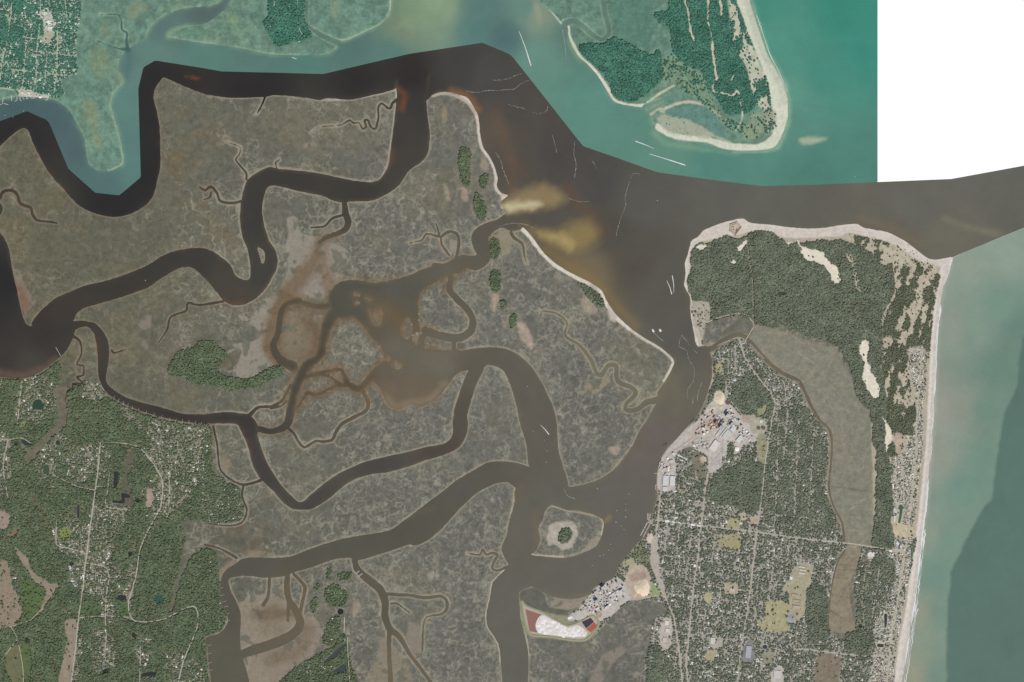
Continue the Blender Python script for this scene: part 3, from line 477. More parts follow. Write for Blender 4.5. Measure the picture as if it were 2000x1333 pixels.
for P, c in (([(1407,1047),(1446,1044),(1445,1074),(1422,1071),(1404,1065)], (158,154,118)), ([(1497,1176),(1538,1178),(1536,1215),(1540,1233),(1482,1229),(1482,1212),(1494,1212)], (166,160,126)), ([(1557,1104),(1587,1107),(1582,1149),(1575,1152),(1572,1194),(1551,1220),(1538,1212),(1540,1161),(1530,1155),(1536,1137)], (166,160,134)), ([(1377,1158),(1388,1158),(1387,1177),(1376,1176)], (168,164,128)), ([(1426,1014),(1442,1014),(1443,1032),(1420,1034)], (160,156,120)), ([(1446,1002),(1458,1002),(1458,1016),(1446,1018)], (186,172,150)), ([(1464,1010),(1480,1008),(1480,1024),(1468,1024)], (178,162,140)),
             ([(1416,1140),(1440,1142),(1440,1160),(1416,1160)], (176,164,142)), ([(1380,1275),(1398,1275),(1397,1288),(1378,1288)], (166,160,126)), ([(1454,1258),(1470,1252),(1472,1290),(1450,1292)], (132,130,128)), ([(1508,1310),(1530,1300),(1530,1335),(1508,1335)], (186,180,170)), ([(1290,1215),(1312,1210),(1310,1262),(1290,1270)], (180,174,162)), ([(1540,1200),(1550,1200),(1550,1218),(1538,1216)], (160,160,160)), ([(1386,1245),(1410,1245),(1410,1265),(1388,1265)], (170,166,150)), ([(1490,1275),(1508,1278),(1506,1296),(1490,1296)], (140,140,120)),
             ([(1398,712),(1409,710),(1409,726),(1398,727)], (164,156,118)), ([(1745,1025),(1785,1030),(1782,1048),(1748,1048)], (190,178,150)), ([(1694,1080),(1712,1080),(1706,1090),(1695,1092)], (180,176,164)), ([(1480,800),(1500,790),(1490,812),(1478,812)], (150,150,116)), ([(1480,850),(1496,850),(1494,905),(1480,900)], (148,146,118)), ([(1466,818),(1496,820),(1494,846),(1470,846)], (170,166,146)), ([(1740,1010),(1762,1008),(1760,1024),(1742,1026)], (184,176,150))):
    zone(P, c, .02, 0, 2, .8, .95)
EG = [(1472,636),(1530,648),(1600,672),(1634,684),(1648,712),(1664,738),(1670,772),(1696,806),(1702,870),(1706,1000),(1700,1062),(1652,1057),(1645,1021),(1622,960),(1624,900),(1616,840),(1600,818),(1586,795),(1572,760),(1558,742),(1505,708),(1468,668)]
s = zone(EG, (132,131,116), 0, 0, 2.5, 1, .85); zone([(1395,668),(1440,626),(1464,632),(1468,650),(1440,655)], (106,105,94), 0, 0, 2)
s2 = zone([(1655,1067),(1680,1071),(1673,1110),(1664,1130),(1660,1170),(1665,1200),(1668,1232),(1623,1232),(1619,1190),(1625,1150),(1639,1092)], (138,128,108), 0, 0, 2, .6, .95)
zone([(1595,1282),(1640,1284),(1632,1340),(1595,1340)], (124,112,95), .05, 0)
for L in ([(1622,950),(1660,955),(1704,962)], [(1636,1102),(1674,1106)], [(1633,1113),(1670,1114)], [(1630,1129),(1664,1131)], [(1624,1164),(1660,1168)], [(1620,1192),(1645,1207),(1666,1220)], [(1643,1210),(1641,1232)], [(1658,1140),(1662,1170),(1668,1205)]): paint(col, line_sd(L, 1.2), C(96,88,72), 1.6, .8, JIT * .3)
for L in ([(1500,650),(1540,655),(1570,672),(1600,690)], [(1530,730),(1560,722),(1600,724)], [(1625,870),(1650,866)], [(1606,740),(1630,760),(1650,790)], [(1640,960),(1660,985),(1690,975)], [(1655,1000),(1670,990)], [(1705,1000),(1702,1060)], [(1648,1034),(1700,1040)], [(1650,1010),(1680,1012)], [(1560,690),(1590,710)]): paint(col, line_sd(L, 1.0), C(156,150,132), 1.6, .8, JIT * 1.5)
for q in (s, s2): klass[q[0]][q[1] < 0] = 0
col += (C(142,134,112) - col) * (np.clip(rill, 0, 1) * .6 * ((XX > 1470) & (klass == 0) & (XX < 1710)))[..., None]
zone([(1352,590),(1384,592),(1388,618),(1380,632),(1374,650),(1374,672),(1366,676),(1358,650),(1352,620)], (176,168,152), .1, 0, 2)
zone(ell(1404,776,11,13), (214,202,182), 0, 0, 2, .5)
# teal uplands
upland([(-85,-85),(160,-85),(160,0),(154,45),(148,90),(150,140),(136,150),(118,156),(124,186),(100,192),(75,190),(36,188),(30,180),(0,174),(-85,175)], (150,164,142), .62, .72, 2.5, 2)
zone([(-85,48),(20,48),(44,50),(42,75),(0,80),(-85,80)], TFLOOR, .93, .05); zone([(24,0),(46,0),(44,24),(24,24)], TFLOOR, .9, .1); zone([(36,176),(60,178),(98,188),(92,192),(40,188)], (196,190,178), .05, .8)
zone([(86,60),(103,62),(102,80),(88,80)], (176,170,148), .05, 0); zone([(78,22),(100,20),(106,58),(88,58)], (186,186,172), .1, .5)
upland([(523,-85),(524,27),(515,48),(529,72),(541,90),(568,84),(604,75),(608,66),(596,42),(594,-85)], TFLOOR, .93, .10)
upland([(1200,72),(1224,84),(1254,99),(1272,108),(1287,99),(1293,129),(1293,156),(1272,174),(1245,195),(1230,199),(1200,190),(1190,162),(1169,134),(1145,116),(1130,93),(1151,84),(1175,87)], TFLOOR, 1.0, 0)
upland([(1278,27),(1305,18),(1312,-85),(1418,-85),(1418,0),(1422,30),(1428,75),(1440,105),(1455,129),(1464,165),(1476,204),(1455,222),(1420,222),(1398,190),(1380,168),(1368,138),(1344,132),(1314,99),(1308,54),(1290,48)], TFLOOR, .98, 0)
zone([(1300,105),(1345,130),(1372,145),(1392,190),(1410,225),(1450,240),(1470,250),(1430,262),(1400,226),(1360,196),(1320,166),(1296,150)], (128,150,122), .22, 0, 6, 3, .7)
s = zone([(1418,-85),(1425,30),(1430,75),(1441,105),(1456,129),(1466,165),(1476,200),(1492,215),(1505,205),(1498,160),(1480,115),(1460,65),(1444,20),(1436,0),(1412,-85)], (196,194,172), .34, 0, 3)
m = np.zeros_like(td, bool); m[s[0]] = s[1] < 0
dn = .45 + streak2 * 1.4 - np.clip((YY - 60) / 300, 0, .25); td[m] = np.where(dn > .5, .9, .06)[m]
s = zone([(1490,215),(1512,215),(1516,245),(1500,262),(1490,250)], (170,172,148), .3, 0); zone([(1470,222),(1490,225),(1492,256),(1470,272),(1450,268)], (142,156,128), .1, 0, 5)
for L in ([(1337,-20,4),(1338,4,4),(1345,30,4),(1348,58,5),(1356,80,4)], [(1383,0,3),(1383,40,2.5),(1390,70,2.5),(1392,100,6),(1396,130,7),(1400,155,6)], [(1406,-10,5),(1409,28,5)], [(1395,162,3),(1393,178,3),(1412,182,3.5),(1431,187,4),(1438,178,7),(1444,184,5)], [(1444,190,2.5),(1450,225,3),(1444,245,3),(1438,254,4)], [(1433,148,3),(1428,158,2)]):
    s = line_sd(L); paint(col, s, C(200,196,174), 2, .95, JIT * 1.3); td[s[0]][(s[1] + JIT[s[0]] * 1.3) < .5] = 0

# inland ponds: carve them like other water
PONDS = [([(66,784),(79,781),(86,796),(81,801),(64,798)], (48,75,58)), ([(42,860),(55,860),(57,868),(49,871)], (52,66,66)), (ell(113,865,4.5,5), (55,62,58)), ([(223,922),(231,922),(227,952),(222,952)], (50,55,58)), ([(237,964),(253,967),(253,973),(244,973),(243,983),(219,982),(220,977),(237,977)], (50,55,58)), ([(86,910),(94,908),(96,924),(85,926)], (70,88,66)), (ell(310,1170,8,8), (52,92,74)),
 ([(231,1163),(246,1164),(245,1172),(231,1172)], (50,54,54)), ([(277,1316),(303,1311),(303,1318),(278,1322)], (46,50,54)), ([(200,1309),(212,1305),(210,1312),(200,1314)], (48,52,52)), ([(151,988),(155,988),(155,1012),(151,1012)], (56,60,66)), (ell(261,1241,4,5), (46,50,52)), (ell(665,1195,6,6), (40,40,46)), ([(678,1257),(664,1275),(636,1293),(630,1297),(655,1272),(674,1256)], (66,72,76)), ([(672,1297),(674,1312),(650,1314),(640,1318),(660,1305)], (66,72,76)), (ell(254,1081,4,4), (46,50,50)),
 ([(1727,1200),(1733,1200),(1731,1225),(1728,1228)], (58,64,70)), ([(1714,1258),(1726,1259),(1726,1264),(1714,1264)], (58,64,70)), ([(1755,988),(1762,986),(1763,996),(1758,1022),(1754,1022),(1757,1000)], (70,100,82)), (ell(1494,1264,5,4), (60,66,72)), (ell(1526,573,8,2), (66,76,78)), (ell(32,866,5,3), (60,68,60)), ([(138,1098),(146,1100),(142,1105),(134,1102)], (50,54,54)), (ell(52,1251,4,6), (52,60,50)), (ell(268,977,4,4), (50,56,52)), (ell(1680,1222,4,3), (52,58,60))]
for P, c in PONDS:
    s = poly_sd(P); td[s[0]][s[1] < 1.5] = 0; hd[s[0]][s[1] < 2.5] = 0
hd[wsd < 2] = 0; td[wsd < 1.0] = 0
# fine break-up of every ground (soil, litter, plant cover)
col *= (1 + .10 * N3 + .08 * N6)[..., None]
col = np.clip(col, .004, .92).astype(np.float32)
ZG = 2.6                                              # level of the dry ground above the water
hgt = np.clip(wsd * .42, -3.0, ZG).astype(np.float32)
def zat(x, y):
    return float(hgt[int(np.clip(y + M, 0, RH - 1)), int(np.clip(x + M, 0, RW - 1))])

# ------------------------------------------------------------------ water colour
def duller(lst, s, k):
    o = []
    for x, y, c in lst:
        g = sum(c) / 3; dim = max(c) < 80 and 48 < g < 66; o.append((x, y, tuple((k * 1.11 if dim else k) * (g + (v - g) * (s * .6 if dim else s)) for v in c)))
    return o
A = anchors(duller([(-60,300,(48,45,48)),(20,300,(47,44,47)),(290,200,(47,44,46)),(290,330,(47,44,46)),(220,400,(46,44,47)),(500,160,(48,44,46)),(700,160,(50,45,46)),(800,150,(52,46,46)),(900,120,(64,58,58)),(960,150,(70,64,63)),(1000,220,(82,74,72)),(1100,300,(78,72,71)),(1160,360,(80,75,73)),(1250,400,(92,88,84)),(1400,390,(98,94,89)),(1500,400,(101,97,92)),(1800,400,(105,102,96)),(1990,380,(102,99,94)),(1850,470,(112,105,94)),(1750,470,(106,96,86)),(1300,550,(92,86,80)),(1240,520,(88,80,73)),(1200,450,(84,77,72)),(1330,650,(94,87,83)),(1340,780,(106,98,88)),(1300,860,(110,97,93)),(1200,980,(104,97,92)),(1100,970,(102,95,88)),(1060,850,(99,91,83)),(1030,750,(98,90,82)),(1000,1060,(104,96,88)),(1000,1180,(104,98,91)),(1000,1330,(101,96,89)),(1150,1120,(104,98,91)),(900,950,(93,87,79)),(800,1035,(90,84,75)),(650,1075,(89,84,75)),(500,1110,(90,84,76)),(450,1180,(90,83,75)),(440,1300,(96,89,78)),(250,560,(62,51,45)),(350,510,(60,52,48)),(80,650,(56,48,46)),(120,600,(66,52,44)),(10,550,(46,44,48)),(-40,640,(52,46,46)),(0,700,(60,50,46)),(60,712,(70,58,52)),(200,680,(66,54,48)),(200,740,(60,52,50)),(350,820,(56,47,46)),(470,820,(58,50,48)),(500,900,(64,56,55)),(600,985,(70,61,57)),(750,915,(72,63,60)),(860,880,(80,70,64)),(900,800,(88,78,71)),(930,730,(98,90,80)),(700,370,(62,53,48)),(560,350,(60,52,48)),(500,420,(60,53,49)),(520,540,(64,57,52)),(480,590,(76,60,50)),(780,250,(64,53,50)),(805,200,(58,51,49)),(650,600,(84,79,70)),(700,560,(86,82,74)),(720,570,(87,83,75)),(770,565,(92,88,80)),(760,620,(100,88,72)),(600,640,(98,86,68)),(640,650,(82,74,62)),(630,690,(80,70,58)),(580,590,(92,80,62)),(570,770,(74,64,55)),(690,755,(84,72,60)),(780,690,(108,98,86)),(860,705,(112,102,90)),(750,780,(118,98,80)),(820,780,(116,98,80)),(880,530,(102,92,80)),(930,510,(98,90,80)),(940,460,(94,85,77)),(1010,425,(92,82,74)),(1060,430,(88,80,75)),(1150,540,(122,104,78)),(990,300,(88,78,72)),(960,260,(94,82,72)),(1230,770,(112,106,90)),(1150,700,(116,112,94)),(1480,690,(110,100,86)),(1600,830,(112,100,84)),(560,1180,(108,92,72)),(560,1245,(104,92,76)),(750,1200,(94,86,74)),(760,1300,(112,98,78)),(830,1180,(104,96,82)),(720,225,(70,68,54)),(430,390,(64,60,48)),(340,610,(66,64,52)),(60,410,(66,62,50))], .74, .99))
B = anchors(duller([(20,215,(72,100,102)),(100,235,(74,102,104)),(150,290,(76,106,106)),(200,365,(80,118,114)),(255,330,(86,132,122)),(255,200,(88,136,124)),(245,130,(92,130,120)),(320,60,(88,120,112)),(400,30,(82,108,102)),(300,100,(92,136,122)),(400,110,(84,134,118)),(600,125,(82,132,118)),(620,60,(76,108,104)),(598,20,(76,108,104)),(690,90,(80,120,110)),(760,110,(82,128,116)),(850,10,(138,164,128)),(840,40,(124,154,122)),(790,20,(112,140,110)),(790,50,(118,142,112)),(930,60,(82,128,120)),(990,70,(78,116,114)),(940,10,(84,128,120)),(1050,110,(98,150,130)),(1030,20,(94,140,124)),(1048,30,(134,152,124)),(1150,200,(86,148,128)),(1120,70,(86,128,114)),(1180,60,(80,116,106)),(1250,250,(84,142,122)),(1300,290,(92,146,124)),(1400,320,(78,140,122)),(1600,330,(72,136,118)),(1550,250,(82,146,126)),(1600,150,(62,150,128)),(1650,20,(48,146,122)),(1700,100,(52,150,128)),(1520,60,(72,156,132)),(1500,20,(62,150,126)),(1560,180,(84,156,132)),(1700,330,(72,138,118)),(1100,250,(86,144,124)),(1050,180,(92,146,126))], .76, .99))
O = anchors(duller([(1870,520,(152,168,148)),(1950,490,(150,170,150)),(1990,470,(148,168,150)),(1860,640,(150,162,144)),(1900,640,(136,162,142)),(1960,600,(124,158,138)),(1990,640,(112,144,128)),(1840,800,(158,162,146)),(1875,800,(148,158,140)),(1925,800,(118,152,132)),(1950,720,(112,146,128)),(1835,900,(152,162,144)),(1880,950,(120,156,136)),(1930,900,(118,154,134)),(1815,1050,(146,162,142)),(1850,1060,(122,156,136)),(1830,1120,(120,156,136)),(1800,1200,(150,160,138)),(1835,1200,(124,156,136)),(1785,1320,(156,160,134)),(1830,1320,(122,152,132))], .85, .94))
for L, wdt, c, sf, a in (([(1108,366),(1130,398),(1165,432),(1175,455)], 14, (108,80,62), 16, .7), ([(1062,486),(1105,516),(1160,550),(1205,598),(1240,636)], 9, (138,112,72), 14, .85), ([(1025,440),(1060,462),(1090,488),(1120,500)], 10, (130,106,70), 12, .5), ([(362,150),(376,151),(388,154)], 1.5, (150,84,50), 3, .8), ([(780,174),(790,188),(785,214)], 6, (132,76,46), 8, .9), ([(884,178),(908,186),(920,196),(932,215)], 8, (150,104,66), 10, .9), ([(766,296),(758,322)], 5, (112,74,56), 10, .8),
                         ([(0,730),(40,736),(82,724),(108,708)], 6, (126,102,88), 14, .9), ([(1010,420),(1040,404),(1080,400)], 6, (120,100,70), 8, .6), ([(970,225),(985,270),(1000,330),(1000,370)], 16, (112,88,72), 16, .6), ([(1000,310),(1018,330),(1030,345)], 4, (120,78,62), 8, .5), ([(1680,428),(1720,440),(1760,455),(1800,480)], 6, (128,112,92), 14, .6), ([(1845,427),(1880,440),(1920,452),(1945,458)], 4, (134,128,110), 8, .8), ([(1925,452),(1955,458)], 8, (128,120,104), 10, .7), ([(1320,740),(1325,790),(1320,806)], 8, (118,108,90), 14, .6), ([(1310,715),(1290,775)], 6, (120,106,86), 14, .6), ([(1018,948),(1010,975)], 6, (118,98,76), 10, .6), ([(1045,1000),(1050,1040),(1046,1070)], 8, (120,102,84), 12, .6), ([(1178,1022),(1190,1010)], 4, (150,132,92), 6, .8), ([(985,735),(1005,790),(1022,850)], 6, (112,98,82), 12, .6), ([(1110,948),(1150,944),(1200,915)], 6, (120,108,90), 14, .6), ([(800,1012),(850,990)], 3, (112,98,78), 6, .6), ([(1060,1160),(1090,1172),(1150,1165)], 8, (124,112,94), 12, .7), ([(470,592),(450,595),(436,586)], 5, (110,76,60), 8, .8), ([(190,660),(196,700)], 4, (88,62,50), 8, .6), ([(478,845),(490,880)], 6, (84,56,48), 10, .6), ([(745,770),(775,795),(800,788),(840,780),(870,750)], 7, (150,132,110), 10, .8), ([(730,592),(770,615),(795,640)], 26, (116,92,70), 18, .6), ([(690,575),(730,585)], 10, (104,92,74), 14, .5)):
    paint(A, line_sd(L, wdt), C(*c), min(sf * 1.7, 30), a * .8, JIT * 2.5)
for P, c, sf, a in (([(980,398),(1010,378),(1060,360),(1092,372),(1102,390),(1085,402),(1050,408),(995,413)], (150,128,96), 10, .8), ([(978,402),(1000,396),(1040,395),(1058,400),(1030,408),(992,413)], (200,186,154), 6, .85), ([(1040,452),(1085,452),(1120,436),(1150,432),(1165,448),(1165,470),(1138,488),(1112,490),(1075,472)], (140,120,82), 12, .85), ([(1055,460),(1090,472),(1110,488),(1120,478),(1110,462),(1085,458)], (176,156,108), 8, .7)):
    paint(A, poly_sd(P), C(*c), min(sf * 2.2, 30), a, JIT * 3.5)
for P, c, sf, a in (([(1560,272),(1580,268),(1616,270),(1600,277),(1568,283)], (168,178,152), 5, .9), ([(1280,250),(1300,275),(1350,284),(1405,296),(1440,302),(1350,292),(1300,284),(1272,262)], (128,164,136), 10, .7), ([(1040,0),(1056,20),(1056,48),(1048,36)], (150,158,128), 8, .7), ([(1112,60),(1125,100),(1140,122),(1128,118),(1110,85)], (116,152,118), 8, .8), ([(850,25),(800,50),(770,58),(800,30)], (132,148,116), 10, .5), ([(885,-20),(888,30),(850,48),(800,60),(780,30),(800,-20)], (134,160,124), 14, .4)):
    paint(B, poly_sd(P), C(*c), sf, a, JIT * 2)
for L in ([(250,100,7),(247,80,5),(248,65,4),(238,58,3.5),(237,40,3),(230,29,2.5),(195,29,1.2)], [(252,97,7),(235,96,4),(215,90,3),(190,80,2)]): paint(B, line_sd(L), C(62,86,82), 4, .95)
paint(B, line_sd([(253,100,10),(252,120,16),(248,150,14)]), C(76,108,108), 16, .7, JIT * 2)
shal = np.clip(1.0 + (wsd + JIT) / 5.5, 0, 1) * (wsd < 1)
tone = np.where((XX > 1000)[..., None], C(120,108,90), np.where((XX < 420)[..., None], C(88,68,56), C(104,90,74))).astype(np.float32)
A += (tone - A) * (shal * np.clip(.45 + N30, .08, .85) * np.where((YY < 240) & (XX < 770), .12, .6))[..., None]
B += (C(126,154,130) - B) * (shal * np.clip(.5 + N30, .1, .9) * np.where((XX > 180) & (XX < 262) & (YY < 102), 0, .9))[..., None]
B += (C(150,180,150) - B) * (np.clip(1 + (wsd + JIT) / 9, 0, 1) * (wsd < 0) * ((XX > 1430) & (YY < 300)) * .8)[..., None]
DEEP = [(2095,560),(2000,654),(1996,681),(1990,705),(1987,750),(1975,780),(1963,804),(1957,834),(1949,885),(1942,930),(1938,972),(1921,992),(1900,1029),(1876,1080),(1858,1113),(1856,1149),(1850,1173),(1849,1333),(1849,1425),(2095,1425)]
paint(O, poly_sd(DEEP), C(89,115,105), 3.0, .95, JIT * 1.4)
O += (C(176,176,160) - O) * (np.clip(1 + (wsd + JIT) / 9, 0, 1) * (wsd < 0) * .6)[..., None]
A += (C(108,93,74) - A) * (bz * np.clip(1.0 + wsd / 5.5 + N12 * .5, 0, 1) * .8)[..., None]
A *= np.array([.985, 1.03, .93], np.float32)
for F in (A, B, O): F *= (1 + .05 * N30 + .05 * N90 + .03 * N12)[..., None]

# ------------------------------------------------------------------ materials
def new_mat(name):
    m = bpy.data.materials.new(name); m.use_nodes = True
    n = m.node_tree; b = n.nodes['Principled BSDF']; b.inputs['Roughness'].default_value = .9
    b.inputs['Specular IOR Level'].default_value = .15
    return m, n, b
def mixrgb(n, f, a, b, blend='MIX'):
    x = n.nodes.new('ShaderNodeMix'); x.data_type = 'RGBA'; x.blend_type = blend
    for s, v in ((x.inputs[0], f), (x.inputs[6], a), (x.inputs[7], b)):
        if hasattr(v, 'is_output') or hasattr(v, 'links'): n.links.new(v, s)
        else: s.default_value = v
    return x.outputs[2]
def noise_fac(n, scale, detail=4, lo=0.0, hi=1.0, rough=.6):
    tc = n.nodes.new('ShaderNodeNewGeometry'); t = n.nodes.new('ShaderNodeTexNoise')
    t.inputs['Scale'].default_value = scale; t.inputs['Detail'].default_value = detail; t.inputs['Roughness'].default_value = rough
    n.links.new(tc.outputs['Position'], t.inputs['Vector'])
    r = n.nodes.new('ShaderNodeMapRange'); r.inputs[1].default_value = .3; r.inputs[2].default_value = .7
    r.inputs[3].default_value = lo; r.inputs[4].default_value = hi
    n.links.new(t.outputs['Fac'], r.inputs[0]); return r.outputs[0]
def attr(n, name, out='Color'):
    a = n.nodes.new('ShaderNodeAttribute'); a.attribute_name = name; return a.outputs[out]
def scaled(n, colsock, fac):
    v = n.nodes.new('ShaderNodeVectorMath'); v.operation = 'SCALE'
    n.links.new(colsock, v.inputs[0]); n.links.new(fac, v.inputs['Scale']); return v.outputs[0]
def land_mat(name, fine, amp, amp2=.12):
    m, n, b = new_mat(name)
    c = scaled(n, attr(n, 'Col'), noise_fac(n, fine, 5, 1 - amp, 1 + amp))
    c = scaled(n, c, noise_fac(n, fine * 6, 3, 1 - amp2, 1 + amp2))
    n.links.new(c, b.inputs['Base Color'])
    bp = n.nodes.new('ShaderNodeBump'); bp.inputs['Strength'].default_value = .25; bp.inputs['Distance'].default_value = 2.0
    n.links.new(noise_fac(n, fine * 3, 4), bp.inputs['Height']); n.links.new(bp.outputs[0], b.inputs['Normal'])
    return m
MAT = {'marsh': land_mat('marsh_grass', .012, .16), 'ground': land_mat('sandy_soil', .02, .14), 'beach': land_mat('beach_sand', .015, .05, .04), 'mudflat': land_mat('tidal_mud', .012, .06, .05)}
def plain(name, c, rough=.85, var=.12, scale=.05):
    m, n, b = new_mat(name); b.inputs['Roughness'].default_value = rough
    rgb = n.nodes.new('ShaderNodeRGB'); rgb.outputs[0].default_value = (*[float(v) for v in c], 1)
    n.links.new(scaled(n, rgb.outputs[0], noise_fac(n, scale, 4, 1 - var, 1 + var)), b.inputs['Base Color'])
    return m
m, n, b = new_mat('water_surface'); b.inputs['Roughness'].default_value = .35; b.inputs['IOR'].default_value = 1.33; b.inputs['Specular IOR Level'].default_value = .3
def step_mask(sock):
    q = n.nodes.new('ShaderNodeMath'); q.operation = 'LESS_THAN'; n.links.new(sock, q.inputs[0]); q.inputs[1].default_value = 0.0; return q.outputs[0]
cw = mixrgb(n, step_mask(attr(n, 'edge_north', 'Fac')), attr(n, 'river'), attr(n, 'sound'))
cw = mixrgb(n, step_mask(attr(n, 'edge_ocean', 'Fac')), cw, attr(n, 'ocean'))
cw = scaled(n, cw, noise_fac(n, .004, 6, .96, 1.04, .7)); n.links.new(scaled(n, cw, noise_fac(n, .05, 3, .95, 1.05)), b.inputs['Base Color'])
bp = n.nodes.new('ShaderNodeBump'); bp.inputs['Strength'].default_value = .15; bp.inputs['Distance'].default_value = .5
n.links.new(noise_fac(n, .06, 3), bp.inputs['Height']); n.links.new(bp.outputs[0], b.inputs['Normal'])
MAT['water'] = m

# ------------------------------------------------------------------ meshes
coll = sc.collection
def tag(o, label=None, cat=None, group=None, kind=None):
    for k, v in (('label', label), ('category', cat), ('group', group), ('kind', kind)):
        if v: o[k] = v
    return o
def mesh_np(name, V, F, mat=None, nper=4):
    me = bpy.data.meshes.new(name); V = np.asarray(V, np.float32); F = np.asarray(F, np.int32)
    me.vertices.add(len(V)); me.vertices.foreach_set('co', V.ravel())
    me.loops.add(F.size); me.loops.foreach_set('vertex_index', F.ravel())
    me.polygons.add(len(F)); me.polygons.foreach_set('loop_start', np.arange(0, F.size, nper, dtype=np.int32))
    me.update(calc_edges=True)
    if mat: me.materials.append(mat)
    return me
def link(name, me, parent=None):
    o = bpy.data.objects.new(name, me); coll.objects.link(o)
    if parent: o.parent = parent
    return o
def empty(name, x, y, z=0.0, rz=0.0):
    o = bpy.data.objects.new(name, None); coll.objects.link(o); o.location = (x, y, z); o.rotation_euler = (0, 0, rz); return o
def set_col(me, name, c):
    a = me.attributes.new(name, 'FLOAT_COLOR', 'POINT'); q = np.ones((len(c), 4), np.float32); q[:, :3] = c; a.data.foreach_set('color', q.ravel())
def set_f(me, name, v):
    a = me.attributes.new(name, 'FLOAT', 'POINT'); a.data.foreach_set('value', np.ascontiguousarray(v, np.float32).ravel())

def box2(a, k):                     # box filter before decimating
    if k == 1: return a
    h, w_ = a.shape[0] // k * k, a.shape[1] // k * k
    s = a[:h, :w_].reshape(h // k, k, w_ // k, k, *a.shape[2:]); return s.mean(axis=(1, 3))
def grid(k, zf, classes, names, mat, attrs):
    hs, ws = zf.shape; o_ = (k - 1) / 2 if k == int(k) else 0.0
    cx = (np.arange(ws) * k + o_ - M); cy = (np.arange(hs) * k + o_ - M)
    X, Y = np.meshgrid((cx - 1000) * S, (666.5 - cy) * S)
    V = np.stack([X, Y, zf], -1).reshape(-1, 3).astype(np.float32)
    I = np.arange(hs * ws).reshape(hs, ws)
    F = np.stack([I[1:, :-1], I[1:, 1:], I[:-1, 1:], I[:-1, :-1]], -1).reshape(-1, 4)
    cl = classes[:-1, :-1].reshape(-1)
    for k_, nm in names.items():
        f = F[cl == k_]
        if not len(f): continue
        u, inv = np.unique(f, return_inverse=True)
        me = mesh_np(nm, V[u], inv.reshape(-1, 4), mat[k_])
        for an, av in attrs.items():
            v = av.reshape(hs * ws, -1)[u]
            set_col(me, an, v) if v.shape[1] == 3 else set_f(me, an, v[:, 0])
        tag(link(nm, me), kind='structure')
GS = 1.5
def soft_sample(a):                 # light blur, then linear sampling every GS units
    for ax in (0, 1): a = a * .8 + .1 * (np.roll(a, 1, ax) + np.roll(a, -1, ax))
    ty, tx = np.arange(int((RH - 2) / GS)) * GS, np.arange(int((RW - 2) / GS)) * GS
    iy, ix = ty.astype(int), tx.astype(int); fy, fx = (ty - iy).astype(np.float32), (tx - ix).astype(np.float32)
    e_ = (slice(None),) + (None,) * (a.ndim - 2)
    r = a[:, ix] * (1 - fx)[e_] + a[:, ix + 1] * fx[e_]; e2 = (slice(None),) + (None,) * (a.ndim - 1)
    return (r[iy] * (1 - fy)[e2] + r[iy + 1] * fy[e2]).astype(np.float32)
col2, h2 = soft_sample(col), soft_sample(hgt)
kl2 = klass[(np.arange(h2.shape[0]) * GS).astype(int)][:, (np.arange(h2.shape[1]) * GS).astype(int)].astype(int)
# drop sea floor cells that stay well under the water
deepm = h2 < -1.1
dm = deepm.copy(); dm[:-1] &= deepm[1:]; dm[:, :-1] &= deepm[:, 1:]; kl2 = np.where(dm, 9, kl2)
grid(GS, h2, kl2, {0: 'marsh', 1: 'ground', 2: 'beach', 3: 'mudflat'}, {0: MAT['marsh'], 1: MAT['ground'], 2: MAT['beach'], 3: MAT['mudflat']}, {'Col': col2})
k = 4
A4, B4, O4, T4, S4 = box2(A, k), box2(B, k), box2(O, k), box2(sdT, k), box2(sdO, k)
w4 = box2(wsd, k); wmin = w4.copy()
near = np.zeros_like(w4, bool)
for dy in (0, 1):
    for dx in (0, 1):
        near |= np.roll(np.roll(w4, -dy, 0), -dx, 1) < 9
cl = np.where(S4 < 0, 2, np.where(T4 < 0, 1, 0)); cl = np.where(near, cl, 9)
xx4 = (np.arange(RW // k) * k - M)[None, :]; yy4 = (np.arange(RH // k) * k - M)[:, None]
grid(k, np.zeros_like(w4), cl, {0: 'river_water', 1: 'sound_water', 2: 'ocean_water'}, {q: MAT['water'] for q in (0, 1, 2)}, {'river': A4, 'sound': B4, 'ocean': O4, 'edge_north': T4, 'edge_ocean': S4})
# land and sea beyond the mapped square, out to the horizon
def sheet(name, pts, z, mat, thick=0.0):
    V = [(*XY(*p), z) for p in pts]; n_ = len(V)
    me = bpy.data.meshes.new(name)
    if thick:
        V += [(a, b_, z - thick) for a, b_, _ in V]
        me.from_pydata(V, [], [list(range(n_))[::-1], list(range(n_, 2 * n_))] + [[i, (i + 1) % n_, n_ + (i + 1) % n_, n_ + i] for i in range(n_)])
    else: me.from_pydata(V, [], [list(range(n_))[::-1]])
    me.materials.append(mat); me.update()
    return link(name, me)
tag(sheet('outer_ground', [(-9000,-9000),(1500,-9000),(1500,9000),(-9000,9000)], -4.0, plain('far_marsh', C(100,102,90), var=.2, scale=.004)), kind='structure')
tag(sheet('outer_ocean_water', [(1500,-9000),(9000,-9000),(9000,9000),(1500,9000)], -4.0, plain('far_sea', C(93,125,112), .4, .05, .002)), kind='structure')
white = plain('blank_white', (.93, .93, .93), 1.0, .0)
tag(sheet('unsurveyed_ground', [(1714,-600),(2600,-600),(2600,220),(2090,307),(2000,324),(1858,350),(1714,356)], .9, white, 1.4), 'blank white unsurveyed area bordering the green sea and brown channel', kind='structure')
for P, c in PONDS:
    mt = plain('pond_water', C(*c) * .9, .6, .08, .02)
    tag(sheet('pond', [tuple(q) for q in smooth(P, True, 3)], ZG + .35, mt), kind='structure')
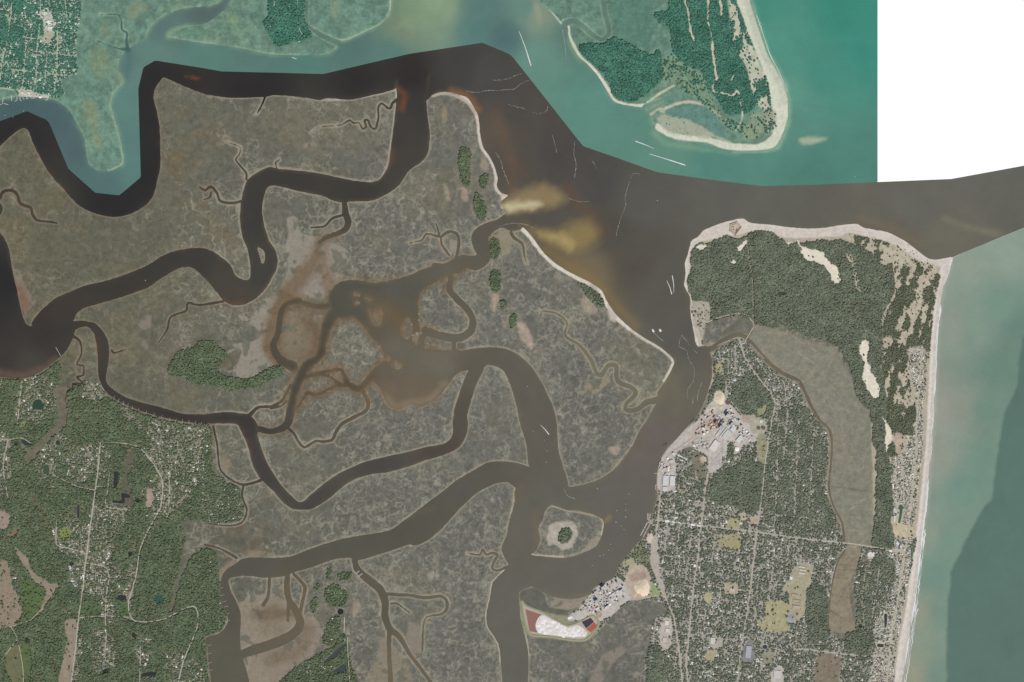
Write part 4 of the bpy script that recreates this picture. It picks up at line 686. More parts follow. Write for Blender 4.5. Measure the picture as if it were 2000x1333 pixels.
# ------------------------------------------------------------------ roads
road_mat = plain('pale_asphalt', C(176,170,156), .9, .08, .03); street_mat = plain('street_asphalt', C(172,168,158), .9, .1, .03)
sandroad = plain('sand_track', C(188,178,158), .95, .08, .03); rail_mat = plain('rail_ballast', C(176,168,154), .95, .1, .05); troad = plain('town_lane_gravel', C(176,180,164), .95, .1, .03)
def ribbon(name, pts, wd_, z, mat, sm=True, taper=None, wob=0.0):
    p = smooth([q[:2] for q in pts], False, 5.0) if sm else np.array([q[:2] for q in pts], float)
    t = np.gradient(p, axis=0); t /= np.maximum(np.hypot(t[:, 0], t[:, 1])[:, None], 1e-6)
    nrm = np.stack([-t[:, 1], t[:, 0]], -1); n_ = len(p)
    hw = np.full(n_, wd_ / 2.0)
    if taper: hw *= np.interp(np.linspace(0, 1, n_), np.linspace(0, 1, len(taper)), taper)
    ha = hw * (1 + wob * rng.uniform(-1, 1, n_)); hb = hw * (1 + wob * rng.uniform(-1, 1, n_))
    a = p + nrm * ha[:, None]; b_ = p - nrm * hb[:, None]
    V = [(*XY(*q), z) for q in a] + [(*XY(*q), z) for q in b_]
    F = [[i, i + 1, n_ + i + 1, n_ + i] for i in range(n_ - 1)]
    me = mesh_np(name, V, F, mat); return link(name, me)
occupied = field(99.0)                # distance to the middle of roads
ROADS = []
def road(pts, wd_, mat=road_mat, name='road', z=.28, clear=1.6, trees=0.75):
    if name == 'street':               # streets stop where the dry land stops
        q = smooth(pts, False, 6.0); q = [tuple(v) for v in q if klass[int(np.clip(v[1] + M, 0, RH - 1)), int(np.clip(v[0] + M, 0, RW - 1))] == 1 and hd[int(np.clip(v[1] + M, 0, RH - 1)), int(np.clip(v[0] + M, 0, RW - 1))] + td[int(np.clip(v[1] + M, 0, RH - 1)), int(np.clip(v[0] + M, 0, RW - 1))] > .1]
        runs = [[]]
        for v in q:
            if runs[-1] and math.hypot(v[0] - runs[-1][-1][0], v[1] - runs[-1][-1][1]) > 9: runs.append([])
            runs[-1].append(v)
        runs = [k_ for k_ in runs if len(k_) > 3]
        if not runs: return
        for k_ in runs[1:]: road(k_, wd_, mat, 'street.', z, clear, trees)
        pts = runs[0]
    name = name.strip('.'); ROADS.append(1); z += .004 * len(ROADS)
    tag(ribbon(name, pts, wd_, ZG + z, mat), kind='structure')
    s = line_sd([(q[0], q[1], wd_) for q in pts]); occupied[s[0]] = np.minimum(occupied[s[0]], s[1])
    td[s[0]][s[1] < trees] = 0; hd[s[0]][s[1] < clear] = 0
CENTRE = [(1277,1016),(1330,1022),(1370,1027),(1420,1033),(1480,1040),(1520,1046),(1600,1056),(1660,1062),(1700,1068),(1750,1076),(1779,1080)]
road(CENTRE, 2.6, z=.4)
road([(1382,925),(1377,960),(1374,990),(1367,1040),(1363,1090),(1357,1130),(1350,1190),(1346,1240),(1340,1290),(1345,1345)], 2.4, z=.34)
road([(1443,660),(1452,690),(1461,709),(1482,739),(1512,781),(1508,820),(1500,868),(1494,910),(1490,950),(1487,975),(1478,1038),(1470,1113),(1458,1203),(1446,1278),(1440,1345)], 2.2, z=.30)
road([(1560,1268),(1600,1272),(1640,1277),(1669,1280),(1700,1282),(1750,1281)], 2.2, z=.30)
road([(1384,890),(1383,925),(1381,945)], 2.0, z=.38)
road([(1418,745),(1418,770),(1424,780),(1446,806)], 1.4, sandroad)
road([(1280,1050),(1287,1000),(1290,960),(1296,905),(1310,885),(1345,862)], 3.0, rail_mat, 'railway', .44)
road([(1275,1053),(1272,1095),(1280,1122),(1290,1149),(1302,1173),(1317,1212),(1324,1257),(1329,1293),(1334,1345)], 3.2, rail_mat, 'railway', .48)
road([(1281,1053),(1281,1095),(1290,1135),(1300,1160)], 1.8, rail_mat, 'railway', .52); road([(1233,1172),(1262,1168),(1290,1163),(1302,1170)], 2.2, rail_mat, 'railway', .56)
road([(1472,632),(1460,618),(1440,613),(1400,622),(1378,630),(1374,615),(1374,600)], 1.5, sandroad); road([(1471,636),(1470,560),(1463,500),(1458,470)], .9, sandroad); road([(1360,640),(1366,660),(1368,676)], 5, sandroad, z=.24)
road([(1744,520),(1750,555),(1746,580),(1732,602)], 1.4, sandroad); road([(1770,684),(1806,684)], 1.4, road_mat)
road([(1800,690),(1794,760),(1790,820),(1788,900),(1782,960),(1775,1020),(1768,1076),(1757,1150),(1742,1240),(1730,1345)], 1.4, z=.36)
for a in ([(196,862),(192,910),(186,958),(180,1002),(174,1045),(170,1080),(166,1104),(162,1149),(154,1203),(148,1263),(138,1345)], [(276,877),(300,907),(315,934),(318,958),(312,994),(288,1039),(273,1075),(268,1110),(261,1143),(252,1173),(252,1194),(261,1212),(288,1215),(324,1209),(339,1200),(379,1185),(387,1215),(378,1245),(360,1287),(345,1345)]): road(a, 2.3)
for a in ([(214,919),(211,955),(207,988),(230,994),(256,997)], [(-60,850),(0,862),(15,859),(6,904),(9,934),(15,970)], [(42,745),(38,790),(34,829)], [(156,1207),(198,1204),(252,1206)], [(168,1101),(195,1104),(207,1110),(213,1125),(207,1170),(206,1222)], [(111,1017),(111,1065),(135,1071),(168,1082)], [(274,1254),(273,1345)], [(196,866),(240,866),(268,872)], [(100,926),(150,950),(186,958)], [(332,920),(330,985)], [(182,951),(210,951)], [(60,1212),(84,1188)], [(208,1240),(206,1290),(222,1300)], [(15,860),(42,856),(60,866)]): road(a, 1.5, z=.24)
for a in ([(-70,1230),(0,1228),(21,1224),(60,1212)], [(21,1224),(33,1246),(44,1300),(46,1340)], [(33,1250),(5,1287)]): road(a, 1.2, sandroad, 'track')
for a in ([(26,-60),(22,20),(14,80),(4,120)], [(130,-60),(128,10),(130,30)], [(4,120),(0,160)], [(22,48),(44,52)], [(64,190),(70,150),(72,100),(78,40),(80,-60)], [(83,188),(88,150),(92,110)], [(104,190),(108,160),(112,120),(112,60)], [(0,172),(40,178),(100,188)], [(20,136),(90,144),(136,148)], [(40,190),(46,150),(50,90)], [(60,100),(150,110)], [(30,70),(100,82)]): road(a, 1.5, troad, 'lane')
for a in ([(534,-60),(536,20),(531,45)], [(579,35),(586,60),(590,68)], [(580,-60),(582,25)]): road(a, 1.2, troad, 'lane')
road([(678,1245),(680,1280),(684,1340)], 1.2, sandroad, 'track'); road([(673,1206),(672,1236)], 1.5, sandroad, 'track')
for a, w_ in (([(1306,888),(1335,868),(1362,846),(1384,822),(1396,808)], .9), ([(1312,889),(1344,869),(1372,849),(1390,838)], .9), ([(1350,866),(1376,858),(1398,852)], .9), ([(1330,874),(1356,870),(1384,880)], 1.0)): road(a, w_, plain('mill_track', C(158,148,136), .95, .15, .05), 'railway', .5)
# streets of the town grid, leaning with the island
ux, uy = math.cos(math.radians(7)), math.sin(math.radians(7))
def G(u, v): return (1290 + ux * u - uy * v * 1.0, 960 + uy * u + ux * v)
for i, u in enumerate((22, 46, 70, 116, 140, 164, 212, 236, 262, 288)):
    v0, v1 = (-8, 350) if u < 150 else (60, 330)
    road([G(u, v0), G(u, (v0 + v1) / 2), G(u, v1)], 1.0, street_mat, 'street', .20, 1.2, .35)
for i, v in enumerate((18, 38, 78, 100, 124, 148, 172, 196, 220, 246, 272, 298, 324)):
    road([G(4, v), G(130, v), G(300, v)], .9, street_mat, 'street', .16, 1.2, .3)
for a in ([(1412,690),(1410,735)], [(1424,682),(1422,730)], [(1436,676),(1436,720)], [(1402,700),(1455,706)], [(1400,718),(1465,722)], [(1530,745),(1538,800),(1530,900)], [(1562,800),(1556,900),(1550,1045)], [(1590,830),(1584,940),(1575,1050)], [(1520,830),(1518,920),(1512,1042)], [(1705,1290),(1697,1340)], [(1720,1090),(1712,1150),(1700,1230)], [(1748,900),(1752,1000)], [(1762,890),(1766,985)], [(1690,1110),(1684,1180),(1690,1230)]): road(a, 1.2, street_mat, 'street', .20, 1.2, .4)

# ------------------------------------------------------------------ houses
def house_batch(P, name):
    """P rows: x, y (metres), z, length, width, eave height, ridge rise, angle, colour(3)"""
    n_ = len(P); L, Wd, H, Rr, a = P[:, 3] / 2, P[:, 4] / 2, P[:, 5], P[:, 6], P[:, 7]
    loc = np.zeros((n_, 10, 3), np.float32)
    for i, (sx, sy) in enumerate(((-1, -1), (1, -1), (1, 1), (-1, 1))):
        loc[:, i] = np.stack([sx * L, sy * Wd, np.zeros(n_)], -1); loc[:, i + 4] = np.stack([sx * L, sy * Wd, H], -1)
    loc[:, 8] = np.stack([-L * .92, 0 * L, H + Rr], -1); loc[:, 9] = np.stack([L * .92, 0 * L, H + Rr], -1)
    ca, sa = np.cos(a)[:, None], np.sin(a)[:, None]
    V = np.stack([loc[..., 0] * ca - loc[..., 1] * sa + P[:, :1], loc[..., 0] * sa + loc[..., 1] * ca + P[:, 1:2], loc[..., 2] + P[:, 2:3]], -1)
    f = [[0,1,5,4],[1,2,6,5],[2,3,7,6],[3,0,4,7],[4,5,9,8],[6,7,8,9],[5,6,9,9],[7,4,8,8]]
    Q = np.array(f[:6]); T = np.array([[5,6,9],[7,4,8]])
    base = (np.arange(n_) * 10)[:, None, None]
    tri = np.concatenate([(Q[:, [0,1,2]] + base).reshape(-1, 3), (Q[:, [0,2,3]] + base).reshape(-1, 3), (T + base).reshape(-1, 3)])
    me = mesh_np(name, V.reshape(-1, 3), tri, MAT['roof'], 3)
    set_col(me, 'Col', np.repeat(P[:, 8:11], 10, axis=0)); return me
m, n, b = new_mat('mixed_roofing'); n.links.new(scaled(n, attr(n, 'Col'), noise_fac(n, .2, 3, .9, 1.1)), b.inputs['Base Color']); MAT['roof'] = m
pal_g = [C(*c) for c in ((222,222,218),(196,196,192),(176,174,168),(150,150,148),(132,130,126),(200,186,164),(168,152,136),(186,190,196),(236,234,228),(120,116,112))]
pal_t = [C(*c) for c in ((214,226,214),(196,208,196),(170,184,172),(148,166,158),(222,214,196),(196,190,172),(232,236,226),(128,150,142))]
pg = np.array([.10,.17,.19,.16,.11,.08,.06,.05,.03,.05]); pt = np.array([.2,.18,.16,.12,.1,.08,.08,.08])
hs = []
def scatter_houses(x0, y0, x1, y1, du, dv, ang, prob=1.0, size=1.0):
    ca, sa = math.cos(ang), math.sin(ang); r = math.hypot(x1 - x0, y1 - y0)
    cx, cy = (x0 + x1) / 2, (y0 + y1) / 2
    U, V = np.meshgrid(np.arange(-r / 2, r / 2, du), np.arange(-r / 2, r / 2, dv)); U = U.ravel() + rng.normal(0, du * .16, U.size); V = V.ravel() + rng.normal(0, dv * .16, V.size)
    x = cx + ca * U - sa * V; y = cy + sa * U + ca * V
    ok = (x >= x0) & (x < x1) & (y >= y0) & (y < y1); x, y = x[ok], y[ok]
    xi, yi = (x + M).astype(int), (y + M).astype(int)
    ok = (rng.random(len(x)) < hd[yi, xi] * prob); x, y, xi, yi = x[ok], y[ok], xi[ok], yi[ok]
    for X_, Y_, a_, b_ in zip(x, y, xi, yi):
        t = teal[b_, a_]; c = (pal_t[rng.choice(8, p=pt)] if t else pal_g[rng.choice(10, p=pg)]) * rng.uniform(.85, 1.1)
        k_ = size * rng.uniform(.8, 1.25)
        hs.append((*XY(X_, Y_), hgt[b_, a_] - .05, 17 * k_ * rng.uniform(.85, 1.3), 12 * k_ * rng.uniform(.85, 1.15), rng.uniform(3.5, 6.5), rng.uniform(1.5, 3), -ang + rng.choice((0, math.pi / 2)) + rng.normal(0, .05), *np.clip(c, 0, .85), X_, Y_))
a7 = math.radians(7)
scatter_houses(1260, 660, 1690, 1400, 3.5, 4.6, a7, .92)
scatter_houses(1690, 660, 1830, 1400, 2.9, 3.3, math.radians(7.5), .95, .92)
scatter_houses(-78, 700, 500, 1410, 3.7, 4.4, .1, .9, 1.0); scatter_houses(560, 1080, 720, 1400, 4.2, 4.6, .5, .8)
scatter_houses(-78, -78, 200, 200, 3.6, 4.4, math.radians(4), .95, .95); scatter_houses(500, -78, 620, 100, 4.5, 5, .1, .8)
HS = np.array(hs, np.float64)
hx, hy = HS[:, 11], HS[:, 12]
infr = (hx > 4) & (hx < 1996) & (hy > 4) & (hy < 1329)
# clear a little room for the houses that one can pick out
big = HS[:, 3] * HS[:, 4] * (HS[:, 8:11].mean(1) + .25) * (1 - .55 * td[(hy + M).astype(int), (hx + M).astype(int)])
order = np.argsort(-np.where(infr, big, 0)); pick = order[:300]; rest = np.setdiff1d(np.arange(len(HS)), pick)
for x, y in zip(hx[pick], hy[pick]):
    w = win(x - 1.6, y - 1.6, x + 1.6, y + 1.6); td[w] = 0
me = house_batch(HS[rest], 'houses'); tag(link('houses', me), 'small pale roofed houses crowded between the trees of the towns', 'houses', kind='stuff')
# the picked houses: wall, two roof slopes and a chimney each
def unit_meshes():
    wl = mesh_np('wall', [(-.5,-.5,0),(.5,-.5,0),(.5,.5,0),(-.5,.5,0),(-.5,-.5,1),(.5,-.5,1),(.5,.5,1),(-.5,.5,1)], [[0,1,5,4],[1,2,6,5],[2,3,7,6],[3,0,4,7]])
    rf = mesh_np('roof', [(-.54,-.56,.96),(.54,-.56,.96),(.54,.56,.96),(-.54,.56,.96),(-.48,0,1.45),(.48,0,1.45)], [[0,1,5,4],[2,3,4,5],[1,2,5,5],[3,0,4,4],[3,2,1,0]]) if False else None
    r = bpy.data.meshes.new('roof'); r.from_pydata([(-.54,-.56,.97),(.54,-.56,.97),(.54,.56,.97),(-.54,.56,.97),(-.44,0,1.45),(.44,0,1.45)], [], [(0,1,5,4),(2,3,4,5),(1,2,5),(3,0,4),(3,2,1,0)]); r.update()
    ch = mesh_np('chimney', [(x, y, z) for z in (1.1, 1.6) for x, y in ((.2,.1),(.28,.1),(.28,.2),(.2,.2))], [[0,1,5,4],[1,2,6,5],[2,3,7,6],[3,0,4,7],[4,5,6,7]])
    return wl, r, ch
UW, UR, UC = unit_meshes()
wallm = plain('painted_clapboard', C(206,202,194), .8, .06, .3); brickm = plain('chimney_brick', C(150,112,96), .9, .1, .3)
roofms = {}
def roof_m(c, t):
    key = (t, int(np.argmin([np.abs(q - c).sum() for q in (pal_t if t else pal_g)])))
    if key not in roofms: roofms[key] = plain('roof_shingle', (pal_t if t else pal_g)[key[1]], .85, .07, .25)
    return key, roofms[key]
cname = {False: ['white','light grey','grey','mid grey','dark grey','tan','brown','blue-grey','bright white','charcoal'], True: ['pale mint','light green-grey','grey-green','slate','cream','tan','white','dark slate']}
LAND = [(x, y, w_, w_) for x, y, w_ in ((60,185,'by the docks of the riverside town'),(20,130,'in the western lanes of the riverside town'),(100,50,'around the riverside town school'),(130,130,'at the marsh edge of the riverside town'),(40,20,'in the northern woods of the riverside town'),(560,40,'in the wooded hamlet by the sound'),
 (1420,700,'in the old quarter by the creek mouth'),(1480,760,'along the avenue above the northern mill'),(1545,790,'in the gardens along the creek bend'),(1560,930,'in the woods west of the tidal marsh'),(1470,870,'beside the clarifier field'),(1320,980,'behind the port warehouses'),(1310,1045,'beside the downtown rail tracks'),(1360,1005,'just north of the main street'),(1370,1080,'along the main avenue south of downtown'),(1430,1095,'south of the town ball park'),(1470,1020,'beside the sandy lots on the main street'),(1540,1080,'north of the school campus'),(1610,1090,'by the head of the brown marsh'),(1500,1140,'west of the school campus'),(1390,1190,'around the small playing field'),(1450,1180,'west of the school ball fields'),(1330,1150,'east of the chip pile railway'),(1590,1200,'in the woods east of the ball fields'),(1320,1300,'by the railway in the south of town'),(1420,1250,'among the southern town stores'),(1540,1280,'along the southern cross road'),(1280,1310,'on the wooded marsh edge of the south'),
 (1790,730,'in the northernmost beach rows'),(1775,880,'beside the pink dune patch by the beach'),(1760,950,'in the beach rows beside the woodland strip'),(1775,1020,'in the beach rows by the green pool'),(1765,1090,'around the beach road crossing'),(1700,1130,'in the trees behind the beach road stores'),(1750,1170,'in the beach rows south of the crossing'),(1720,1220,'around the narrow beach pond'),(1725,1300,'in the beach rows by the southern road'),
 (70,770,'around the green mainland pond'),(180,760,'on the creek neck of the mainland'),(300,835,'along the dark winding river bank'),(390,850,'at the marsh end of the river bank'),(95,890,'around the looped twin ponds'),(155,905,'in the estate west of the highway'),(200,910,'along the highway by the long pond'),(340,900,'in the eastern mainland estate'),(440,980,'on the wooded marsh point'),(310,970,'beside the pink mainland clearing'),(215,1030,'in the estate south of the L-shaped pond'),(130,1050,'around the yellow-green field'),(185,1080,'at the mainland crossroads'),(180,1130,'beside the large white highway store'),(255,1130,'along the winding road'),(160,1240,'beside the long bare strip'),(205,1270,'in the southern woodland estate'),(275,1275,'in the straight southern estate'),(360,1310,'in the far southern mainland woods'),(215,1190,'by the green southern fields'),(5,910,'along the western mainland lane'),(655,1160,'on the oak hammock by the creek marina'),(620,1310,'on the wooded point with two slanting ponds'))]
UW.materials.append(wallm); UC.materials.append(brickm); roof_me = {}
for i in pick:
    r_ = HS[i]; x, y = r_[11], r_[12]; t = bool(teal[int(y) + M, int(x) + M]); key, rm = roof_m(r_[8:11], t)
    if key not in roof_me: q = UR.copy(); q.materials.append(rm); roof_me[key] = q
    wh, grp = LAND[min(range(len(LAND)), key=lambda k_: (LAND[k_][0] - x) ** 2 + (LAND[k_][1] - y) ** 2)][2:]
    big_ = 'large' if r_[3] * r_[4] > 270 else 'small'
    e = empty('house', r_[0], r_[1], r_[2], r_[7]); e.scale = (r_[3], r_[4], r_[5])
    tag(e, f'{big_} house with {cname[t][key[1]]} gabled roof {wh}', 'house', f'{big_} {cname[t][key[1]]} houses {grp}')
    link('wall', UW, e); ro = link('roof', roof_me[key], e); link('chimney', UC, ro)

# ------------------------------------------------------------------ tree canopy
def leaf_mat(name, c1, c2, c3):
    m, n, b = new_mat(name); b.inputs['Roughness'].default_value = .8
    oi = n.nodes.new('ShaderNodeObjectInfo'); rp = n.nodes.new('ShaderNodeValToRGB'); e = rp.color_ramp.elements
    e[0].color = (*c1, 1); e[1].color = (*c3, 1); q = e.new(.5); q.color = (*c2, 1)
    n.links.new(oi.outputs['Random'], rp.inputs[0])
    c = scaled(n, rp.outputs[0], noise_fac(n, .35, 4, .65, 1.3)); c = scaled(n, c, noise_fac(n, .006, 3, .8, 1.2))
    n.links.new(c, b.inputs['Base Color']); return m
LEAF_G = leaf_mat('oak_pine_leaves', (.080, .110, .058), (.115, .148, .080), (.155, .180, .108))
LEAF_E = leaf_mat('hazed_oak_leaves', (.108, .128, .084), (.148, .170, .114), (.195, .212, .152))  # paler, greyer leaves: the eastern haze is mixed into their colour
LEAF_T = leaf_mat('island_leaves', (.042, .135, .092), (.062, .180, .126), (.098, .215, .150))
LEAF_B = leaf_mat('dune_scrub_leaves', (.095, .112, .066), (.125, .140, .086), (.16, .165, .105))
def canopy(name, label, pts, sc_, mat):
    me = bpy.data.meshes.new(name); me.vertices.add(len(pts)); me.vertices.foreach_set('co', np.asarray(pts, np.float32).ravel())
    set_f(me, 'size', sc_); me.attributes.new('variant', 'INT', 'POINT').data.foreach_set('value', rng.integers(0, 3, len(pts)).astype(np.int32)); set_f(me, 'turn', rng.uniform(0, 6.28, len(pts)))
    me.update(); o = link(name, me); tag(o, label, 'trees', kind='stuff')
    g = bpy.data.node_groups.new(name + '_nodes', 'GeometryNodeTree')
    g.interface.new_socket('Geometry', in_out='INPUT', socket_type='NodeSocketGeometry'); g.interface.new_socket('Geometry', in_out='OUTPUT', socket_type='NodeSocketGeometry')
    N = g.nodes.new; Lk = g.links.new; gi = N('NodeGroupInput'); go = N('NodeGroupOutput')
    gti = N('GeometryNodeGeometryToInstance')
    for v in range(3):                     # three uneven crowns, each an icosphere pushed about by noise
        ic = N('GeometryNodeMeshIcoSphere'); ic.inputs['Radius'].default_value = 1.0; ic.inputs['Subdivisions'].default_value = 3
        sp = N('GeometryNodeSetPosition'); pos = N('GeometryNodeInputPosition'); tx = N('ShaderNodeTexNoise'); tx.inputs['Scale'].default_value = 1.7 + .3 * v; tx.inputs['Detail'].default_value = 2
        ad = N('ShaderNodeVectorMath'); ad.operation = 'ADD'; ad.inputs[1].default_value = (v * 7.3, v * 3.1, v * 5.7); Lk(pos.outputs[0], ad.inputs[0]); Lk(ad.outputs[0], tx.inputs['Vector'])
        sb = N('ShaderNodeMath'); sb.operation = 'MULTIPLY_ADD'; sb.inputs[1].default_value = 1.9; sb.inputs[2].default_value = .05; Lk(tx.outputs[0], sb.inputs[0])
        mu = N('ShaderNodeVectorMath'); mu.operation = 'SCALE'; Lk(pos.outputs[0], mu.inputs[0]); Lk(sb.outputs[0], mu.inputs['Scale'])
        fl = N('ShaderNodeVectorMath'); fl.operation = 'MULTIPLY_ADD'; fl.inputs[1].default_value = (1, 1, .75); fl.inputs[2].default_value = (0, 0, .55); Lk(mu.outputs[0], fl.inputs[0]); Lk(fl.outputs[0], sp.inputs['Position'])
        sm_ = N('GeometryNodeSetMaterial'); sm_.inputs['Material'].default_value = mat
        Lk(ic.outputs[0], sp.inputs['Geometry']); Lk(sp.outputs[0], sm_.inputs['Geometry']); Lk(sm_.outputs[0], gti.inputs[0])
    ip = N('GeometryNodeInstanceOnPoints'); Lk(gi.outputs[0], ip.inputs['Points']); Lk(gti.outputs[0], ip.inputs['Instance']); ip.inputs['Pick Instance'].default_value = True
    def na(nm, ty):
        q = N('GeometryNodeInputNamedAttribute'); q.data_type = ty; q.inputs['Name'].default_value = nm; return q.outputs[0]
    Lk(na('variant', 'INT'), ip.inputs['Instance Index']); Lk(na('size', 'FLOAT'), ip.inputs['Scale'])
    cb = N('ShaderNodeCombineXYZ'); Lk(na('turn', 'FLOAT'), cb.inputs['Z']); Lk(cb.outputs[0], ip.inputs['Rotation'])
    Lk(ip.outputs[0], go.inputs[0]); md = o.modifiers.new('crowns', 'NODES'); md.node_group = g
    return o
step = 2.35
U, V = np.meshgrid(np.arange(-78, 2078, step), np.arange(-78, 1412, step)); px = U.ravel() + rng.uniform(-1.2, 1.2, U.size); py = V.ravel() + rng.uniform(-1.2, 1.2, U.size)
xi, yi = np.clip((px + M).astype(int), 0, RW - 1), np.clip((py + M).astype(int), 0, RH - 1)
gate = np.clip(td[yi, xi] * np.where(td[yi, xi] < .9, 1 + .75 * N6[yi, xi] + .5 * N12[yi, xi], 1), 0, 1)
ok = rng.random(px.size) < gate; px, py, xi, yi = px[ok], py[ok], xi[ok], yi[ok]
if len(HS):                                # no tree in the middle of a picked roof
    pass
size = rng.uniform(6.0, 11.5, len(px)) * np.where(td[yi, xi] > .85, 1.2, 1.08) * (1 + .25 * N12[yi, xi])
tz = teal[yi, xi]; dz = (~tz) & m_dune[yi, xi] if 'm_dune' in globals() else np.zeros(len(px), bool)
size = np.where(dz, size * .8, size)
P3 = np.stack([(px - 1000) * S, (666.5 - py) * S, hgt[yi, xi] + rng.uniform(0, 2.5, len(px))], -1)
west = px < 1100
canopy('mainland_woodland', 'dense green woodland canopy of the south-western mainland and marsh islets', P3[~tz & ~dz & west], size[~tz & ~dz & west], LEAF_G)
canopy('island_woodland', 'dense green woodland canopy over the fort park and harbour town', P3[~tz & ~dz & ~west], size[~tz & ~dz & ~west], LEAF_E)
if tz.any(): canopy('northern_woodland', 'blue-green woodland canopy of the northern island and riverside town', P3[tz], size[tz], LEAF_T)
if dz.any(): canopy('dune_scrub', 'olive scrub scattered over the pale dunes behind the beach', P3[dz], size[dz], LEAF_B)
print('trees', len(px), 'houses', len(HS))
# ------------------------------------------------------------------ builders for larger things
class MB:
    def __init__(s): s.V, s.F = [], []
    def add(s, V, F):
        o = len(s.V); s.V += [tuple(v) for v in V]; s.F += [[i + o for i in f] for f in F]; return s
    def box(s, cx, cy, cz, lx, ly, lz, rz=0.0):
        ca, sa = math.cos(rz), math.sin(rz); V = []
        for z in (cz, cz + lz):
            for x, y in ((-lx/2,-ly/2),(lx/2,-ly/2),(lx/2,ly/2),(-lx/2,ly/2)): V.append((cx + x*ca - y*sa, cy + x*sa + y*ca, z))
        return s.add(V, [[0,1,5,4],[1,2,6,5],[2,3,7,6],[3,0,4,7],[4,5,6,7],[3,2,1,0]])
    def gable(s, lx, ly, z0, rise):
        V = [(-lx/2,-ly/2,z0),(lx/2,-ly/2,z0),(lx/2,ly/2,z0),(-lx/2,ly/2,z0),(-lx/2,0,z0+rise),(lx/2,0,z0+rise)]
        return s.add(V, [[0,1,5,4],[2,3,4,5],[1,2,5],[3,0,4],[3,2,1,0]])
    def lathe(s, prof, n=24, cx=0, cy=0):
        V = []
        for r, z in prof:
            for k in range(n): V.append((cx + r*math.cos(2*math.pi*k/n), cy + r*math.sin(2*math.pi*k/n), z))
        F = [[i*n+k, i*n+(k+1) % n, (i+1)*n+(k+1) % n, (i+1)*n+k] for i in range(len(prof)-1) for k in range(n)]
        F.append([(len(prof)-1)*n + k for k in range(n)]); return s.add(V, F)
    def bar(s, a, b, r):
        a, b = np.array(a, float), np.array(b, float); d = b - a; L = np.linalg.norm(d); d /= L
        u = np.cross(d, (0, 0, 1) if abs(d[2]) < .9 else (1, 0, 0)); u /= np.linalg.norm(u); v = np.cross(d, u)
        V = [tuple(p + r*(math.cos(t)*u + math.sin(t)*v)) for p in (a, b) for t in (math.pi/4, 3*math.pi/4, 5*math.pi/4, 7*math.pi/4)]
        return s.add(V, [[0,1,5,4],[1,2,6,5],[2,3,7,6],[3,0,4,7],[4,5,6,7],[3,2,1,0]])
    def mesh(s, name, mat):
        me = bpy.data.meshes.new(name); me.from_pydata(s.V, [], s.F); me.materials.append(mat); me.update(); return me
    def build(s, name, mat, parent=None): return link(name, s.mesh(name, mat), parent)
MC = {}
def mc(r, g, b, rough=.8):
    k_ = (r, g, b, rough)
    if k_ not in MC: MC[k_] = plain('painted_surface', C(r, g, b), rough, .07, .12)
    return MC[k_]
GREYWALL, VENT, WOOD, STEEL, CONC = mc(178,174,168), mc(150,150,148), mc(176,166,148), mc(120,118,120), mc(186,182,172)
def building(name, x, y, w_, l_, h, deg, rc, label, cat='building', group=None, gable=False, vents=3, parapet=True):
    """w_, l_ in map units; deg turns it clockwise as seen on the map"""
    X, Y = XY(x, y); e = empty(name, X, Y, max(zat(x, y), .2) - .1, -math.radians(deg)); W, L = w_ * S, l_ * S
    tag(e, label, cat, group)
    MB().box(0, 0, 0, W, L, h).build('wall', GREYWALL, e)
    r = MB()
    if gable: r.gable(W * 1.03, L * 1.04, h, min(W, L) * .14)
    else:
        r.box(0, 0, h, W * .985, L * .985, .5)
        for sx, sy, a_, b_ in ((0, .5, W, .8), (0, -.5, W, .8), (.5, 0, .8, L - 1.7), (-.5, 0, .8, L - 1.7)): r.box(sx * (W - .8), sy * (L - .8), h + .02, a_, b_, 1.3)
    ro = r.build('roof', mc(*rc), e)
    q = random.Random(int(x * 7 + y * 13))
    for k_ in range(vents): MB().box(q.uniform(-.35, .35) * W, q.uniform(-.35, .35) * L, h + (.5 if not gable else 1.0), min(4, W * .2), min(4, L * .2), 2.2).build('roof_vent', VENT, ro)
    return e
def tank(x, y, r, h, c, label, group=None, dome=True, name='storage_tank', cat='tank'):
    X, Y = XY(x, y); e = empty(name, X, Y, zat(x, y) - .1); tag(e, label, cat, group); R_ = r * S
    MB().lathe([(R_, 0), (R_, h)], 28).build('shell', mc(*c), e)
    MB().lathe([(R_ * 1.02, h), (R_ * .55, h + R_ * (.16 if dome else .02)), (.3, h + R_ * (.22 if dome else .02))], 28).build('roof', mc(min(c[0]+12, 255), min(c[1]+12, 255), min(c[2]+12, 255)), e)
def clarifier(x, y, r, c, label, group=None):
    X, Y = XY(x, y); e = empty('clarifier', X, Y, zat(x, y) - .1); tag(e, label, 'settling tank', group); R_ = r * S
    MB().lathe([(R_ * 1.12, 0), (R_ * 1.12, 2.6), (R_, 2.6), (R_, 1.5)], 32).build('rim', CONC, e)
    MB().lathe([(R_, 1.5), (.1, 1.55)], 32).build('sludge_water', mc(*c, .6), e)
    MB().bar((-R_, 0, 3), (R_, 0, 3), .7).build('bridge_arm', STEEL, e); MB().lathe([(1.6, 1.5), (1.6, 3.6)], 10).build('hub', VENT, e)
